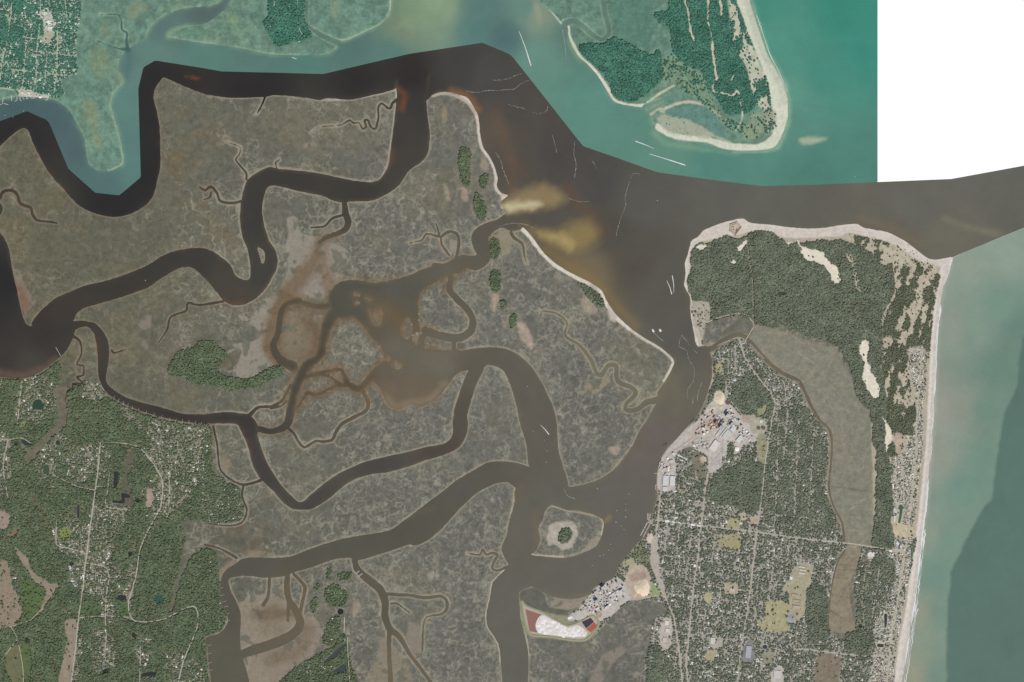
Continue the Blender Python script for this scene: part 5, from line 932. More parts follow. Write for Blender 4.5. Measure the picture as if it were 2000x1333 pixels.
def pile(x, y, rx, ry, h, c, label, name='wood_chip_pile'):
    X, Y = XY(x, y); q = random.Random(int(x)); n_ = 40; prof = [(1, 0), (.88, .12), (.6, .55), (.3, .88), (.08, 1)]; V = []
    for i, (rr, zz) in enumerate(prof):
        for k_ in range(n_):
            t = 2 * math.pi * k_ / n_; j = 1 + .10 * math.sin(3 * t + x) + .06 * math.sin(7 * t + i) + q.uniform(-.03, .03)
            V.append((rx * S * rr * j * math.cos(t), ry * S * rr * j * math.sin(t), h * zz * q.uniform(.9, 1.05)))
    F = [[i*n_+k_, i*n_+(k_+1) % n_, (i+1)*n_+(k_+1) % n_, (i+1)*n_+k_] for i in range(4) for k_ in range(n_)] + [[4*n_ + k_ for k_ in range(n_)]]
    o = MB().add(V, F).build(name, mc(*c)); o.location = (X, Y, zat(x, y) - .2); tag(o, label, 'wood chips'); return o

# ------------------------------------------------------------------ settling lagoon on the point
def flat(name, pts, z, c, rough=.8, sm=False):
    return sheet(name, [tuple(q) for q in (smooth(pts, True, 3) if sm else pts)], z, mc(*c, rough))
DIKE = [(1018,1172),(1028,1184),(1061,1197),(1106,1222),(1130,1216),(1157,1203),(1169,1215),(1163,1230),(1139,1251),(1070,1243),(1034,1237),(1022,1197)]
root = empty('settling_lagoon', *XY(1090, 1225), ZG); tag(root, 'diked settling lagoon with white lime sludge and rust-red water beside the southern mill', 'lagoon')
def lag(name, pts, z, c, rough=.8, sm=False):
    cx, cy = XY(1090, 1225); P = smooth(pts, True, 3) if sm else np.array(pts, float)
    return MB().add([((p[0]-1000)*S - cx, (666.5-p[1])*S - cy, z) for p in P], [list(range(len(P)))[::-1]]).build(name, mc(*c, rough), root)
lag('lagoon_bed', DIKE, .3, (176,166,150))
lag('red_water', [(1026,1190),(1058,1201),(1052,1212),(1049,1224),(1050,1236),(1034,1233),(1030,1212)], .6, (142,106,93), .6)
pd = smooth(DIKE + DIKE[:1], False, 4); cx, cy = XY(1090, 1225)
for off, nm in ((0, 'dike'),):
    t = np.gradient(pd, axis=0); t /= np.hypot(t[:, 0], t[:, 1])[:, None]; nr = np.stack([-t[:, 1], t[:, 0]], -1); V = []; n_ = len(pd)
    for o_, z_ in ((-2.0, .2), (-.8, 3.6), (.8, 3.6), (2.0, .2)): V += [((p[0]-1000)*S - cx, (666.5-p[1])*S - cy, z_) for p in pd + nr * o_]
    MB().add(V, [[r*n_+i, r*n_+i+1, (r+1)*n_+i+1, (r+1)*n_+i] for r in range(3) for i in range(n_-1)]).build('dike', mc(150,150,122), root)
Rw = random.Random(3)
lag('sludge_bed', [(1058,1202),(1082,1213),(1106,1225),(1130,1222),(1146,1236),(1136,1245),(1085,1242),(1052,1236),(1046,1220)], .9, (216,208,203), .8, True)
WH = [(1058,1202),(1082,1213),(1106,1225),(1130,1222),(1146,1236),(1136,1245),(1085,1242),(1052,1236),(1046,1220)]
ww, dd = poly_sd(WH, False); x0_, y0_ = ww[1].start - M, ww[0].start - M
for k_ in range(300):                       # overlapping fans of white sludge
    x, y = Rw.uniform(1044, 1148), Rw.uniform(1200, 1247); d_ = dd[int(y - y0_), int(x - x0_)]
    if d_ > -1.5: continue
    r_ = Rw.uniform(2.6, 4.6) * S; g = Rw.randint(212, 238); X, Y = XY(x, y); mb = MB(); mb.lathe([(r_, .5), (r_ * .8, 1.2 + k_ * .01), (r_ * .25, 1.9 + k_ * .012)], 14, X - cx, Y - cy); mb.build('sludge_fan', mc(g // 4 * 4, g // 4 * 4 - 4, g // 4 * 4 - 8), root)
lag('dark_water', [(1136,1215),(1154,1207),(1160,1215),(1145,1228)], 1.2, (70,58,72), .5); lag('red_basin', [(1160.5,1216),(1167,1222),(1154,1236),(1145.5,1229)], 1.2, (164,92,72), .6)

# ------------------------------------------------------------------ northern mill
NM, SMN = 'northern paper mill', 'southern pulp mill'
pile(1406.5, 779, 9.5, 12, 14, (216,204,182), 'large pale wood chip pile at the tip of the northern mill'); pile(1391, 797, 6, 6, 9, (206,190,164), 'small tan wood chip pile beside the northern mill shore')
pile(1408, 795, 5, 5, 6, (196,184,160), 'low round tan chip pile between the dark tank and the chip heap')
pile(1255, 1149, 15, 16, 22, (222,206,180), 'huge round pale wood chip pile by the southern mill'); pile(1240, 1160, 5, 8, 6, (190,172,150), 'small brownish chip heap beside the huge chip pile')
clarifier(1422, 785.5, 5.6, (108,92,84), 'round dark brown clarifier tank beside the large chip pile'); clarifier(1481.2, 836, 4.2, (112,98,88), 'brown clarifier of a pair in the green field east of the mill', 'pair of clarifiers east of the mill'); clarifier(1491, 836, 4.2, (112,98,88), 'brown clarifier of a pair in the green field east of the mill', 'pair of clarifiers east of the mill')
clarifier(1169.5, 1201, 5.6, (172,150,120), 'round tan clarifier tank beside the settling lagoon')
building('warehouse', 1396, 871, 13, 21, 12, 35, (212,204,198), 'big pale pink-grey roofed warehouse south of the northern mill', 'warehouse', vents=5)
building('warehouse', 1420, 850, 12, 19, 12, 38, (196,194,188), 'broad grey roofed warehouse in the middle of the northern mill', 'warehouse', vents=6)
for i, (x, y) in enumerate(((1413,845),(1408.5,843),(1402.5,846))): building('long_shed', x, y, 2.6, 22 - 3 * i, 9, 38, ((204,202,198),(188,186,182),(210,206,200))[i], 'long narrow grey roofed shed beside the broad mill warehouse', 'shed', 'long sheds of the northern mill', True)
building('paper_store', 1445, 858, 9, 15, 12, 40, (208,206,200), 'pale roofed paper store at the wooded edge of the mill', 'warehouse'); building('paper_store', 1433, 838, 10, 12, 14, 40, (202,202,200), 'square grey roofed paper store amid the northern mill', 'warehouse')
tank(1439, 877, 4.4, 9, (222,218,208), 'round white roofed tank among trees south of the mill'); building('pump_house', 1486.5, 824, 5.5, 5.5, 6, 0, (222,216,202), 'small white roofed square pump house beside the clarifiers')
for i, (x, y, h) in enumerate(((1408,835,58),(1421,812,62),(1429,829,48),(1399,826,40))):
    building('boiler_house', x, y, 6 - i * .4, 7, h, 36, ((176,178,186),(190,190,196),(168,170,180),(150,120,104))[i], ('tall blue-grey boiler house casting the longest shadow in the northern mill','tall pale boiler house beside the dark clarifier','tall grey boiler house east of the mill yard','rust-brown boiler house in the middle of the mill')[i])
for x, y, h, nm in ((1411,826,95,'tall slim concrete chimney stack in the northern mill'), (1180,1156,85,'tall slim concrete chimney stack in the southern mill')):
    e = empty('chimney_stack', *XY(x, y), ZG - .1); tag(e, nm, 'chimney'); MB().lathe([(7, 0), (4, h)], 16).build('shaft', CONC, e); MB().lathe([(4.4, h - 4), (4.4, h), (3.2, h + .2)], 16).build('rim', STEEL, e)
for i, (x, y, w_, l_) in enumerate(((1333,893,20,3.2),(1331,899,18,3.2))): building('timber_shed', x, y, w_, l_, 8, 27, (206,202,198), 'long pale timber shed by the grassy clearing south-west of the mill', 'shed', 'timber sheds', True)
building('port_warehouse', 1300.2, 939, 10.8, 19.5, 11, 5, (204,204,204), 'large grey roofed port warehouse on the quay side of a pair', 'warehouse', vents=8); building('port_warehouse', 1313.4, 939.5, 9.8, 18.5, 11, 5, (208,207,206), 'large grey roofed port warehouse on the town side of a pair', 'warehouse', vents=8)
building('port_warehouse', 1298.6, 955.5, 9.6, 9, 10, 5, (202,200,198), 'square grey roofed port warehouse south of the pair', 'warehouse', vents=4); building('transit_shed', 1306.3, 916, 3.6, 10, 8, 8, (236,234,230), 'narrow bright white transit shed north of the port warehouses', 'shed', None, True)
building('quay_shed', 1292, 911, 3, 16, 7, 28, (190,186,182), 'long grey quay shed along the port waterfront', 'shed', None, True)
cols = [((206,203,199),'pale grey'),((226,224,220),'white'),((182,182,184),'mid grey'),((200,190,178),'tan'),((206,203,199),'pale grey'),((182,182,184),'mid grey'),((168,142,126),'rust'),((150,148,150),'dark grey')]
def mill_clutter(P, n_, ang, where, grp, hmax, seed):
    q = random.Random(seed); ww, dd = poly_sd(P, False); x0_, y0_ = ww[1].start - M, ww[0].start - M; got = []
    xs = [p[0] for p in P]; ys = [p[1] for p in P]; tries = 0
    while len(got) < n_ and tries < 9000:
        tries += 1; x, y = q.uniform(min(xs), max(xs)), q.uniform(min(ys), max(ys))
        if dd[int(y - y0_), int(x - x0_)] > -2.0: continue
        w_, l_ = q.uniform(1.6, 3.6), q.uniform(2.2, 6.5)
        if any((x - a) ** 2 + (y - b_) ** 2 < ((max(w_, l_) + c) * .46) ** 2 for a, b_, c in got): continue
        got.append((x, y, max(w_, l_))); c, cn = q.choice(cols); h = q.choice((8, 10, 14, 18, hmax))
        if q.random() < .22: tank(x, y, q.uniform(1.1, 2.2), h, c, f'{cn} round storage tank {where}', f'{cn} tanks of the {grp}')
        else: building('mill_building', x, y, w_, l_, h, ang + q.choice((0, 90)), c, f'{cn} roofed {"tall block" if h >= hmax else "low shed"} {where}', 'building', f'{cn} {"tall blocks" if h >= hmax else "low sheds"} of the {grp}', q.random() < .3, 1)
mill_clutter([(1376,806),(1392,800),(1404,806),(1424,794),(1444,814),(1462,842),(1452,856),(1428,834),(1410,834),(1396,842),(1376,850),(1362,858),(1352,850),(1366,826)], 62, 38, 'in the yard of the northern mill', NM, 30, 11)
mill_clutter([(1440,836),(1470,846),(1476,856),(1452,868),(1438,866)], 12, 40, 'at the eastern edge of the northern mill', NM + ' edge', 14, 15)
mill_clutter([(1126,1194),(1160,1152),(1180,1140),(1206,1134),(1226,1150),(1222,1166),(1196,1186),(1172,1200),(1150,1200)], 74, 58, 'in the yard of the southern mill', SMN, 32, 12)
for i, (x, y, w_, l_, h, c, lb) in enumerate(((1203,1162,12,26,12,(196,194,192),'broad grey roofed finishing hall of the southern mill'),(1178,1149,7,7,50,(190,190,198),'tall blue-grey digester block near the southern mill shore'),(1165,1175,6,7,48,(176,178,188),'tall slate grey boiler block west of the southern mill hall'),(1113.5,1207,9,5,5,(232,230,226),'bright white low roof at the western tip of the southern mill'),(1186,1186,5,8,34,(206,204,200),'pale recovery block beside the tan clarifier'))): building('mill_hall', x, y, w_, l_, h, 57 if i < 3 or i == 4 else -20, c, lb)
mill_clutter([(1348,866),(1372,852),(1384,862),(1384,880),(1356,878)], 14, 38, 'in the rail yard west of the pale warehouse', NM + ' rail yard', 12, 21)
mill_clutter([(1292,930),(1288,905),(1312,884),(1326,884),(1318,904),(1312,926)], 16, 28, 'in the container yard behind the quay', 'port yard', 10, 22)
# rows of parked cars on the mill lots
Vv, Ff = [], []; qc = random.Random(4)
for ox_, oy_, nu, nv in ((1387, 893, 11, 16), (1402, 876, 6, 12), (1196, 1178, 8, 5), (1452, 1262, 6, 16), (1544, 1202, 5, 8), (1312, 1002, 8, 4)):
    for iu in range(nu):
        for iv in range(nv):
            if qc.random() < .3: continue
            X, Y = XY(ox_ + iu * 1.9 + qc.uniform(-.15, .15), oy_ + iv * 1.15 - iu * .2); b_ = MB().box(X, Y, ZG + .1, 4.8, 2.1, 1.4, .1); o = len(Vv); Vv += b_.V; Ff += [[i + o for i in f] for f in b_.F]
tag(MB().add(Vv, Ff).build('parked_cars', mc(120,120,124)), 'rows of tiny parked cars on the mill and store lots', 'cars', kind='stuff')
# quay cranes
for x, y, lb in ((1303,872,'dark quay crane at the bend of the port shore'), (1357,826,'dark chip-loading crane on the northern mill shore')):
    e = empty('quay_crane', *XY(x, y), .2, math.radians(35)); tag(e, lb, 'crane')
    for sx in (-1, 1):
        for sy in (-1, 1): MB().bar((sx * 9, sy * 9, 0), (sx * 7, sy * 7, 38), 1.1).build('leg', STEEL, e)
    MB().bar((-45, 0, 39), (28, 0, 39), 1.6).build('boom', STEEL, e); MB().bar((0, 0, 38), (0, 0, 60), 1.2).build('mast', STEEL, e); MB().bar((0, 0, 60), (-45, 0, 40.5), .7).build('stay', STEEL, e); MB().box(10, 0, 40.6, 9, 7, 6).build('cab', VENT, e)

# ------------------------------------------------------------------ larger town buildings
for x, y, w_, l_, d, c, lb in ((1303,1018.5,9,4.5,6,(226,224,218),'long white roofed block on the main street nearest the marina'),(1316,1020,7,4.5,6,(214,212,206),'pale grey block second along the main street from the marina'),(1327,1022,6,5,6,(222,220,214),'white corner block third along the main street'),(1353,1025,7,4,6,(236,234,230),'bright white block on the main street west of the crossroads'),(1365,1027,8,4,6,(220,218,214),'white roofed block at the main street crossroads'),
    (1300,1009,5,7,6,(208,206,200),'grey roofed hall one street north of the main street by the rails'),(1316,1012,8,4,6,(222,220,212),'white roofed hall north of the main street'),(1342,1015,8,7,6,(206,204,196),'broad tan-white roof amid trees north of the main street'),(1322,1001,8,7,6,(196,194,186),'grey roofed block with car park north of downtown'),(1289,1046,7,5,6,(226,224,218),'white roofed shed beside the rail tracks south of downtown'),(1290,1033,6,5,6,(196,198,206),'blue-grey roofed block beside the rail tracks'),(1375,1038,8,3,8,(232,230,224),'long white roof east of the crossroads'),
    (1566,1108,12,2.6,10,(210,208,202),'northernmost long school wing with pale roof'),(1567,1114,12,2.6,10,(206,204,198),'middle long school wing with pale roof'),(1566,1120,12,2.6,10,(212,210,204),'southern long school wing with pale roof'),(1545,1130,5,7,8,(230,228,222),'square white roofed gym west of the school wings'),(1553,1163,14,4,8,(186,164,148),'brown roofed school block north of the ball fields'),(1557,1174,16,4,8,(182,160,144),'brown roofed school block in the middle of the campus'),(1556,1186,14,5,8,(188,168,152),'brown roofed school block at the south of the campus'),
    (1462,1274,11,24,7,(168,170,176),'large slate roofed shopping centre beside the straight avenue'),(1446,1240,3,14,7,(226,224,218),'narrow white roof along the straight avenue'),(1380,1315,18,12,7,(190,190,192),'large grey flat roof at the southern edge of town'),(1482,1290,14,8,5,(206,204,200),'pale roofed store with car park south of the pond'),(1518,1318,14,16,5,(196,194,190),'broad grey roofed store near the southern edge'),(1401,1281,6,5,5,(216,214,208),'small white store by the fields in the south of town'),(1350,1296,8,6,8,(224,222,216),'white roofed depot beside the railway in the south'),(1302,1217,8,9,8,(214,210,204),'white roofed works between marsh and railway'),(1304,1232,9,8,8,(206,202,196),'pale roofed works south of the white works'),(1298,1250,7,9,8,(196,190,182),'tan-grey shed at the marsh end of the works yard'),(1392,1252,9,12,6,(200,198,194),'grey roofed church hall amid southern town trees'),(1357,1105,4,5,7,(240,238,234),'bright white block beside the main avenue'),(1386,1147,6,8,7,(198,196,192),'grey school roof north of the small playing field'),(1346,1168,6,9,7,(216,214,210),'white roofed store along the main avenue'),(1430,1152,8,6,6,(204,196,184),'tan roofed school beside the bare playing field'),(1416,1020,7,7,10,(224,222,216),'white roofed hall north-west of the ball park'),(1447,1023,6,5,6,(222,216,206),'white hall by the sandy lot north of the ball park'),
    (1701,1083,13,9,5,(214,212,206),'pale roofed store on the beach road beside the brown marsh'),(1735,1077,14,5,5,(236,234,228),'long white roof on the beach road'),(1741,1085,7,9,5,(228,226,220),'white wing behind the long white beach road roof'),(1744,950,3,8,4,(240,236,222),'narrow cream roof beside the strip of woodland'),(1749,999,4,16,-25,(196,198,202),'angled grey motel wing beside the green pool'),(1747,1014,4,12,8,(206,206,206),'straight grey motel wing beside the green pool'),(1753,1064,5,8,6,(222,220,214),'white roofed shop near the beach crossing'),(1760,1068,5,6,6,(200,200,200),'grey roofed shop near the beach crossing'),(1773,1080,5,4,6,(178,182,196),'blue-grey roofed pavilion at the end of the beach road'),
    (127,974,6,7,0,(226,224,218),'white roofed school alone in the mainland woods'),(104,1040,2.6,11,-8,(234,232,228),'narrow white building beside the yellow-green field'),(160,1128,8,10,3,(236,234,230),'large bright white roof beside the mainland highway'),(136,1110,6,8,20,(216,212,204),'pale roofed store near the mainland crossroads'),(152,1112,5,5,10,(212,210,206),'grey roofed store by the dark pond at the crossroads'),(288,1007,4,5,10,(224,222,218),'white roofed hall in the pinkish clearing'),(305,1003,7,4,5,(200,198,190),'grey shed in the clearing beside the winding road'),
    (97,45,8,9,4,(226,230,220),'large white roofed school in the riverside town'),(99,56,12,6,4,(218,222,212),'white school wing south of the large school roof'),(86,27,8,7,4,(206,208,196),'pale mall roof north of the school'),(79,190,5,4,0,(236,238,232),'white boathouse at the riverside town waterfront'),(56,182,6,4,8,(214,210,200),'pale pink-grey waterfront block in the riverside town'),(44,181,5,4,8,(206,204,194),'small grey waterfront block beside the docks'),(1289,112,5,4,30,(218,224,212),'white roofed lodge in the woods of the northern island')):
    building('civic_building', x, y, w_, l_, 7, d, c, lb, gable=(w_ * l_ < 30))
    w = win(x - w_ / 2 - 1, y - l_ / 2 - 1, x + w_ / 2 + 1, y + l_ / 2 + 1)

# ------------------------------------------------------------------ the brick fort
e = empty('brick_fort', *XY(1437, 447), ZG - .2); tag(e, 'five-sided brick fort on the sandy northern point', 'fort')
cx, cy = XY(1437, 447)
FW = [(1426,438.5),(1438.5,434),(1447.5,444),(1436,459.5),(1425.5,451)]; FP = [((p[0]-1000)*S - cx, (666.5-p[1])*S - cy) for p in FW]
FB = mc(146,130,112)
for i in range(5):
    a, b_ = FP[i], FP[(i + 1) % 5]; L = math.hypot(b_[0]-a[0], b_[1]-a[1])
    MB().box((a[0]+b_[0])/2, (a[1]+b_[1])/2, 0, L, 5.0, 8.0, math.atan2(b_[1]-a[1], b_[0]-a[0])).build('rampart_wall', FB, e)
    MB().lathe([(8.5, 0), (8.0, 8.6)], 6, *a).build('bastion', FB, e)
ins = [(x * .74, y * .74) for x, y in FP]
for i in range(5):
    a, b_ = ins[i], ins[(i + 1) % 5]; L = math.hypot(b_[0]-a[0], b_[1]-a[1]); MB().box((a[0]+b_[0])/2, (a[1]+b_[1])/2, 0, L, 3.0, 6.0, math.atan2(b_[1]-a[1], b_[0]-a[0])).build('inner_wall', mc(172,156,138), e)
MB().add([(x * .97, y * .97, .35) for x, y in FP], [[4,3,2,1,0]]).build('parade_ground', mc(190,178,158), e)
for x, y, a_, b_ in ((-32,20,16,8),(-28,-14,10,14),(16,-10,9,20),(6,-30,16,8)):
    q = MB().box(x, y, .3, a_, b_, 7).build('barrack', mc(132,116,104), e); MB().box(x, y, 7.3, a_ * 1.05, b_ * 1.05, .8).build('roof', mc(120,104,96), q)

# ------------------------------------------------------------------ bridge, docks, jetty
def XYl(x, y, ox, oy): return ((x - 1000) * S - ox, (666.5 - y) * S - oy)
def dock(pts, wd_, label, name='dock', group=None, cat='dock', c=(206,200,188), z=1.3, fingers=0):
    x0, y0 = pts[0]; ox, oy = XY(x0, y0); e = empty(name, ox, oy, 0); tag(e, label, cat, group)
    for (a, b_), (c_, d) in zip(pts[:-1], pts[1:]):
        p, q = XYl(a, b_, ox, oy), XYl(c_, d, ox, oy); L = math.hypot(q[0]-p[0], q[1]-p[1]); an = math.atan2(q[1]-p[1], q[0]-p[0])
        MB().box((p[0]+q[0])/2, (p[1]+q[1])/2, z, L + wd_, wd_, .5, an).build('deck', mc(*c), e)
        for k_ in range(max(2, int(L / 25))):
            f = (k_ + .5) / max(2, int(L / 25)); MB().bar((p[0]+(q[0]-p[0])*f, p[1]+(q[1]-p[1])*f, -3), (p[0]+(q[0]-p[0])*f, p[1]+(q[1]-p[1])*f, z), .4).build('piling', WOOD, e)
        for k_ in range(fingers):
            f = (k_ + .5) / fingers; X, Y = p[0]+(q[0]-p[0])*f, p[1]+(q[1]-p[1])*f; MB().box(X - math.sin(an) * 7, Y + math.cos(an) * 7, z - .1, 2.4, 14, .4, an).build('finger_dock', mc(*c), e)
    return e
dock([(1275,1016.4),(1265.5,1016.4),(1265.4,1003)], 6, 'northern marina dock with finger slips off downtown', fingers=5); dock([(1268,1016),(1270,1003)], 5, 'short inner marina dock beside the northern dock', fingers=4)
dock([(1272,1019),(1264,1021),(1258,1033),(1251,1046)], 6, 'outer long slanting marina dock with finger slips', fingers=7); dock([(1273,1021),(1270,1022),(1263,1036),(1256,1049)], 5, 'inner long slanting marina dock with finger slips', fingers=6)
dock([(1284,948),(1280.6,947),(1280.6,957)], 5, 'small pale landing stage beside the port warehouses'); dock([(1283,925),(1278,925)], 8, 'short ship pier north-west of the port warehouses', c=(170,164,158))
dock([(1401,676),(1412,670),(1425,665)], 4, 'pale floating dock along the creek mouth'); dock([(1431,661.5),(1447,659.5)], 4, 'pale floating dock west of the creek bridge'); dock([(1465,672),(1478,686),(1492,701)], 4, 'long pale dock wall east of the creek bridge')
for i in range(7): dock([(1541 + i * 3, 748 + i * .3), (1543 + i * 3, 742 + i * .6)], 2.5, 'thin wooden jetty in a comb on the creek bend', group='comb of jetties on the creek bend')
for i in range(8): dock([(1563 + i * 3.2, 788 + i * 5), (1574 + i * 3.0, 780 + i * 5)], 2.2, 'thin wooden jetty crossing the creek-side marsh', group='jetties of the creek-side gardens')
dock([(118.5,695),(109,679)], 4, 'long thin wooden pier out into the dark river basin', cat='pier'); dock([(563,84),(566,98),(568,107)], 3, 'straight wooden pier from the wooded hamlet to the sound', cat='pier'); dock([(571,113),(578.5,115)], 8, 'pale floating landing at the end of the hamlet pier', c=(206,214,204))
for i, (a, lb) in enumerate((([(33,190),(33,197),(29,198)],'hooked white dock in the riverside town'),([(39,190),(39,196),(42,197)],'white dock with landing east of the hooked dock'),([(45,190),(45,193.5),(48,194)],'short white dock west of the boathouse row'),([(52,190),(52,194),(55,192)],'short bent white dock near the town centre'),([(59,189),(61,192),(68,192),(68,189)],'U-shaped white marina dock'),([(93,190),(93,196),(88,195.5)],'L-shaped dock at the eastern end of the waterfront'),([(22,184),(23,198)],'long thin pier west of the town docks'),([(8,178),(6,193),(5,203),(0,205),(-6,206)],'long ferry pier across the inlet'),([(8,202.5),(16,205)],'white float beside the long ferry pier'))): dock(a, 4.5, lb, c=(220,224,218))
dock([(688,1101),(688,1112),(696,1120),(702,1128)], 3, 'walkway of the creek marina beside the oak hammock'); dock([(696,1120),(702,1116)], 5, 'northern slip of the creek marina', fingers=3); dock([(701,1126),(708,1121)], 5, 'southern slip of the creek marina', fingers=3)
for i, (x, y) in enumerate(((427,1150),(430,1164),(434,1176),(438,1186),(440,1200),(441,1214),(404,1262),(405,1278),(406,1296),(408,1310))): dock([(x, y), (x + 8, y - 2)], 2.4, 'thin private jetty on the wooded bank of the south-western creek', group='private jetties on the south-western creek')
for i in range(16):
    t = i / 15; x = np.interp(t, [0, .3, .6, 1], [222, 262, 330, 405]); y = np.interp(t, [0, .3, .6, 1], [778, 800, 820, 831]); dock([(x, y + 2), (x + 2, y - 4)], 2.4, 'thin private jetty on the suburb bank of the dark winding river', group='private jetties along the dark winding river')
e = empty('creek_bridge', *XY(1463, 653.5), 0); tag(e, 'low concrete road bridge over the creek by the fort woods', 'bridge'); ox, oy = XY(1463, 653.5)
p, q = XYl(1472, 638, ox, oy), XYl(1454, 668, ox, oy); L = math.hypot(q[0]-p[0], q[1]-p[1]); an = math.atan2(q[1]-p[1], q[0]-p[0])
MB().box(0, 0, 4.2, L, 11, 1.0, an).build('deck', mc(186,180,166), e)
for s_ in (-1, 1): MB().box(-math.sin(an) * 5.2 * s_, math.cos(an) * 5.2 * s_, 5.2, L, .5, 1.1, an).build('railing', CONC, e)
for k_ in range(6): f = (k_ + .5) / 6 - .5; MB().box(f * L * math.cos(an), f * L * math.sin(an), -3, 2, 10, 7.2, an).build('pier', CONC, e)
e = empty('rock_jetty', *XY(1512, 196), 0); tag(e, 'low submerged rock jetty running out to sea from the northern island', 'jetty'); ox, oy = XY(1512, 196)
rk = MB().lathe([(4.2, 0), (3.6, 1.0), (1.6, 1.8)], 7).mesh('rock', mc(104,128,116))
for k_ in range(150):
    t = k_ / 149; x, y = np.interp(t, [0, .3, .6, 1], [1514, 1570, 1630, 1712]), np.interp(t, [0, .3, .6, 1], [196, 204, 214, 230]); o = link('rock', rk, e); X, Y = XYl(x, y, ox, oy); o.location = (X + Rw.uniform(-2, 2), Y + Rw.uniform(-2, 2), -.9); o.rotation_euler = (0, 0, Rw.uniform(0, 6)); s_ = Rw.uniform(.7, 1.2); o.scale = (s_, s_, s_)

# ------------------------------------------------------------------ boats, wakes, surf
m, n, b = new_mat('white_foam'); b.inputs['Base Color'].default_value = (.62, .62, .60, 1); FOAM = m
m, n, b = new_mat('thin_foam'); n.links.new(scaled(n, (lambda r: (setattr(r.outputs[0], 'default_value', (.42, .41, .39, 1)), r.outputs[0])[1])(n.nodes.new('ShaderNodeRGB')), noise_fac(n, .03, 3, .5, 1.15)), b.inputs['Base Color']); THIN = m
def boat(x, y, heading, length, label, group=None, wake=None, name='motor_boat', wide=.3, hull=(228,226,220)):
    X, Y = XY(x, y); e = empty(name, X, Y, 0, heading); tag(e, label, 'boat', group); L, W = length, length * wide
    prof = [(-.5, .42), (-.2, .5), (.15, .48), (.36, .3), (.5, .02)]; V = []
    for z, k_ in ((-.4, .8), (1.0 + L * .03, 1.0)):
        V += [(t * L, w_ * W * k_, z) for t, w_ in prof] + [(t * L, -w_ * W * k_, z) for t, w_ in prof[::-1]]
    F = [[i, (i + 1) % 10, 10 + (i + 1) % 10, 10 + i] for i in range(10)] + [list(range(10, 20))]
    MB().add(V, F).build('hull', mc(*hull), e); MB().box(-.08 * L, 0, 1.0 + L * .03, L * .3, W * .55, 1.2 + L * .05).build('cabin', mc(206,206,206), e)
    if wake:                                    # foam trail astern, in the boat's own frame
        pts, w0, w1 = wake; n_ = len(pts); ca, sa = math.cos(-heading), math.sin(-heading); P = smooth(pts, False, 4.0)
        Lc = [(((p[0]-1000)*S - X), ((666.5-p[1])*S - Y)) for p in P]; Lc = np.array([(a * ca - b_ * sa, a * sa + b_ * ca) for a, b_ in Lc])
        t = np.gradient(Lc, axis=0); t /= np.hypot(t[:, 0], t[:, 1])[:, None]; nr = np.stack([-t[:, 1], t[:, 0]], -1); k_ = len(Lc); hw = np.linspace(w0, w1, k_) / 2 * rng.uniform(.75, 1.2, k_)
        V = [(*v, .16) for v in Lc + nr * hw[:, None]] + [(*v, .16) for v in Lc - nr * hw[:, None]]
        MB().add(V, [[i, i + 1, k_ + i + 1, k_ + i] for i in range(k_ - 1)]).build('wake', FOAM if w0 > 9 else THIN, e)
    return e
def hd_(a, b_): return math.atan2(-(b_[1] - a[1]), b_[0] - a[0])
for (tail, head, w0, w1, lb) in (((1014,62),(1037,129),13,5,'speedboat drawing a long white wake in the green sound off the marsh point'), ((1106,116),(1099,60),5,2,'small boat with a thin curved wake off the northern creek mouth'), ((1278,291),(1241,276),13,3,'speedboat with short white wake south-west of the northern island'), ((1268,301),(1338,323),15,4,'speedboat with long white wake south of the northern island'), ((1316,572),(1313,539),11,3,'boat heading north with a pale wake past the fort woods'), ((1302,548),(1312,575),11,3,'boat heading south with a pale wake past the fort woods'), ((1055,830),(1072,849),11,2,'speedboat with pale wake in the inner river')):
    mid = ((tail[0] + head[0]) / 2 + 1.2, (tail[1] + head[1]) / 2); boat(*head, hd_(tail, head), 15, lb, None, ([head, mid, tail], w0, w1))
boat(1275.5, 646, hd_((1278,651),(1274,644)), 46, 'white ferry trailing a thin wake line off the sandy point', None, ([(1277,650),(1284,657),(1296,667)], 6, 3), 'ferry', .5); boat(1289.3, 645.5, hd_((1291,648),(1288,643)), 40, 'white barge standing still beside the ferry', None, None, 'barge', .7, (224,222,218))
for i, (x, y) in enumerate(((1228,965),(1222,985),(1222,997),(1222,1010),(1205,998),(1213,1028),(1219,1035),(1203,1020),(1193,1063),(1188,1075),(1179,1084),(1172,1086),(1157,1105),(1167,955))): boat(x, y, Rw.uniform(0, 6.2), Rw.uniform(11, 17), 'small white boat at anchor in the harbour off the marina', 'boats anchored off the marina', name='anchored_boat')
for i, (x, y) in enumerate(((1030,755),(1041,842),(1063,860),(1068,881),(1067,903))): boat(x, y, Rw.uniform(0, 6.2), Rw.uniform(10, 14), 'small white boat drifting in the inner river', 'boats in the inner river', name='drifting_boat')
for x, y, lb in ((284,548,'lone white boat on the dark winding river'),(1670,346,'lone white boat south of the green sea'),(1284,392,'lone white boat in the grey channel mouth')): boat(x, y, 1.0, 15, lb)
for x, y in ((10,226),(25,229),(46,217)): boat(x, y, Rw.uniform(0, 6), 13, 'small white boat moored off the riverside town', 'boats off the riverside town', name='moored_boat')
for x, y in ((1262,1024),(1259,1030),(1256,1036),(1253,1041),(1266,1006),(1266,1011),(1271,1006),(1270.5,1011),(1267,1028),(1263,1034),(1260,1040)): boat(x, y, math.radians(150 + Rw.uniform(-8, 8)), Rw.uniform(11, 16), 'white yacht berthed at the downtown marina docks', 'yachts at the marina', name='yacht')
boat(1289, 903, math.radians(65), 95, 'long dark cargo ship moored along the port quay', None, None, 'cargo_ship', .16, (120,108,108))
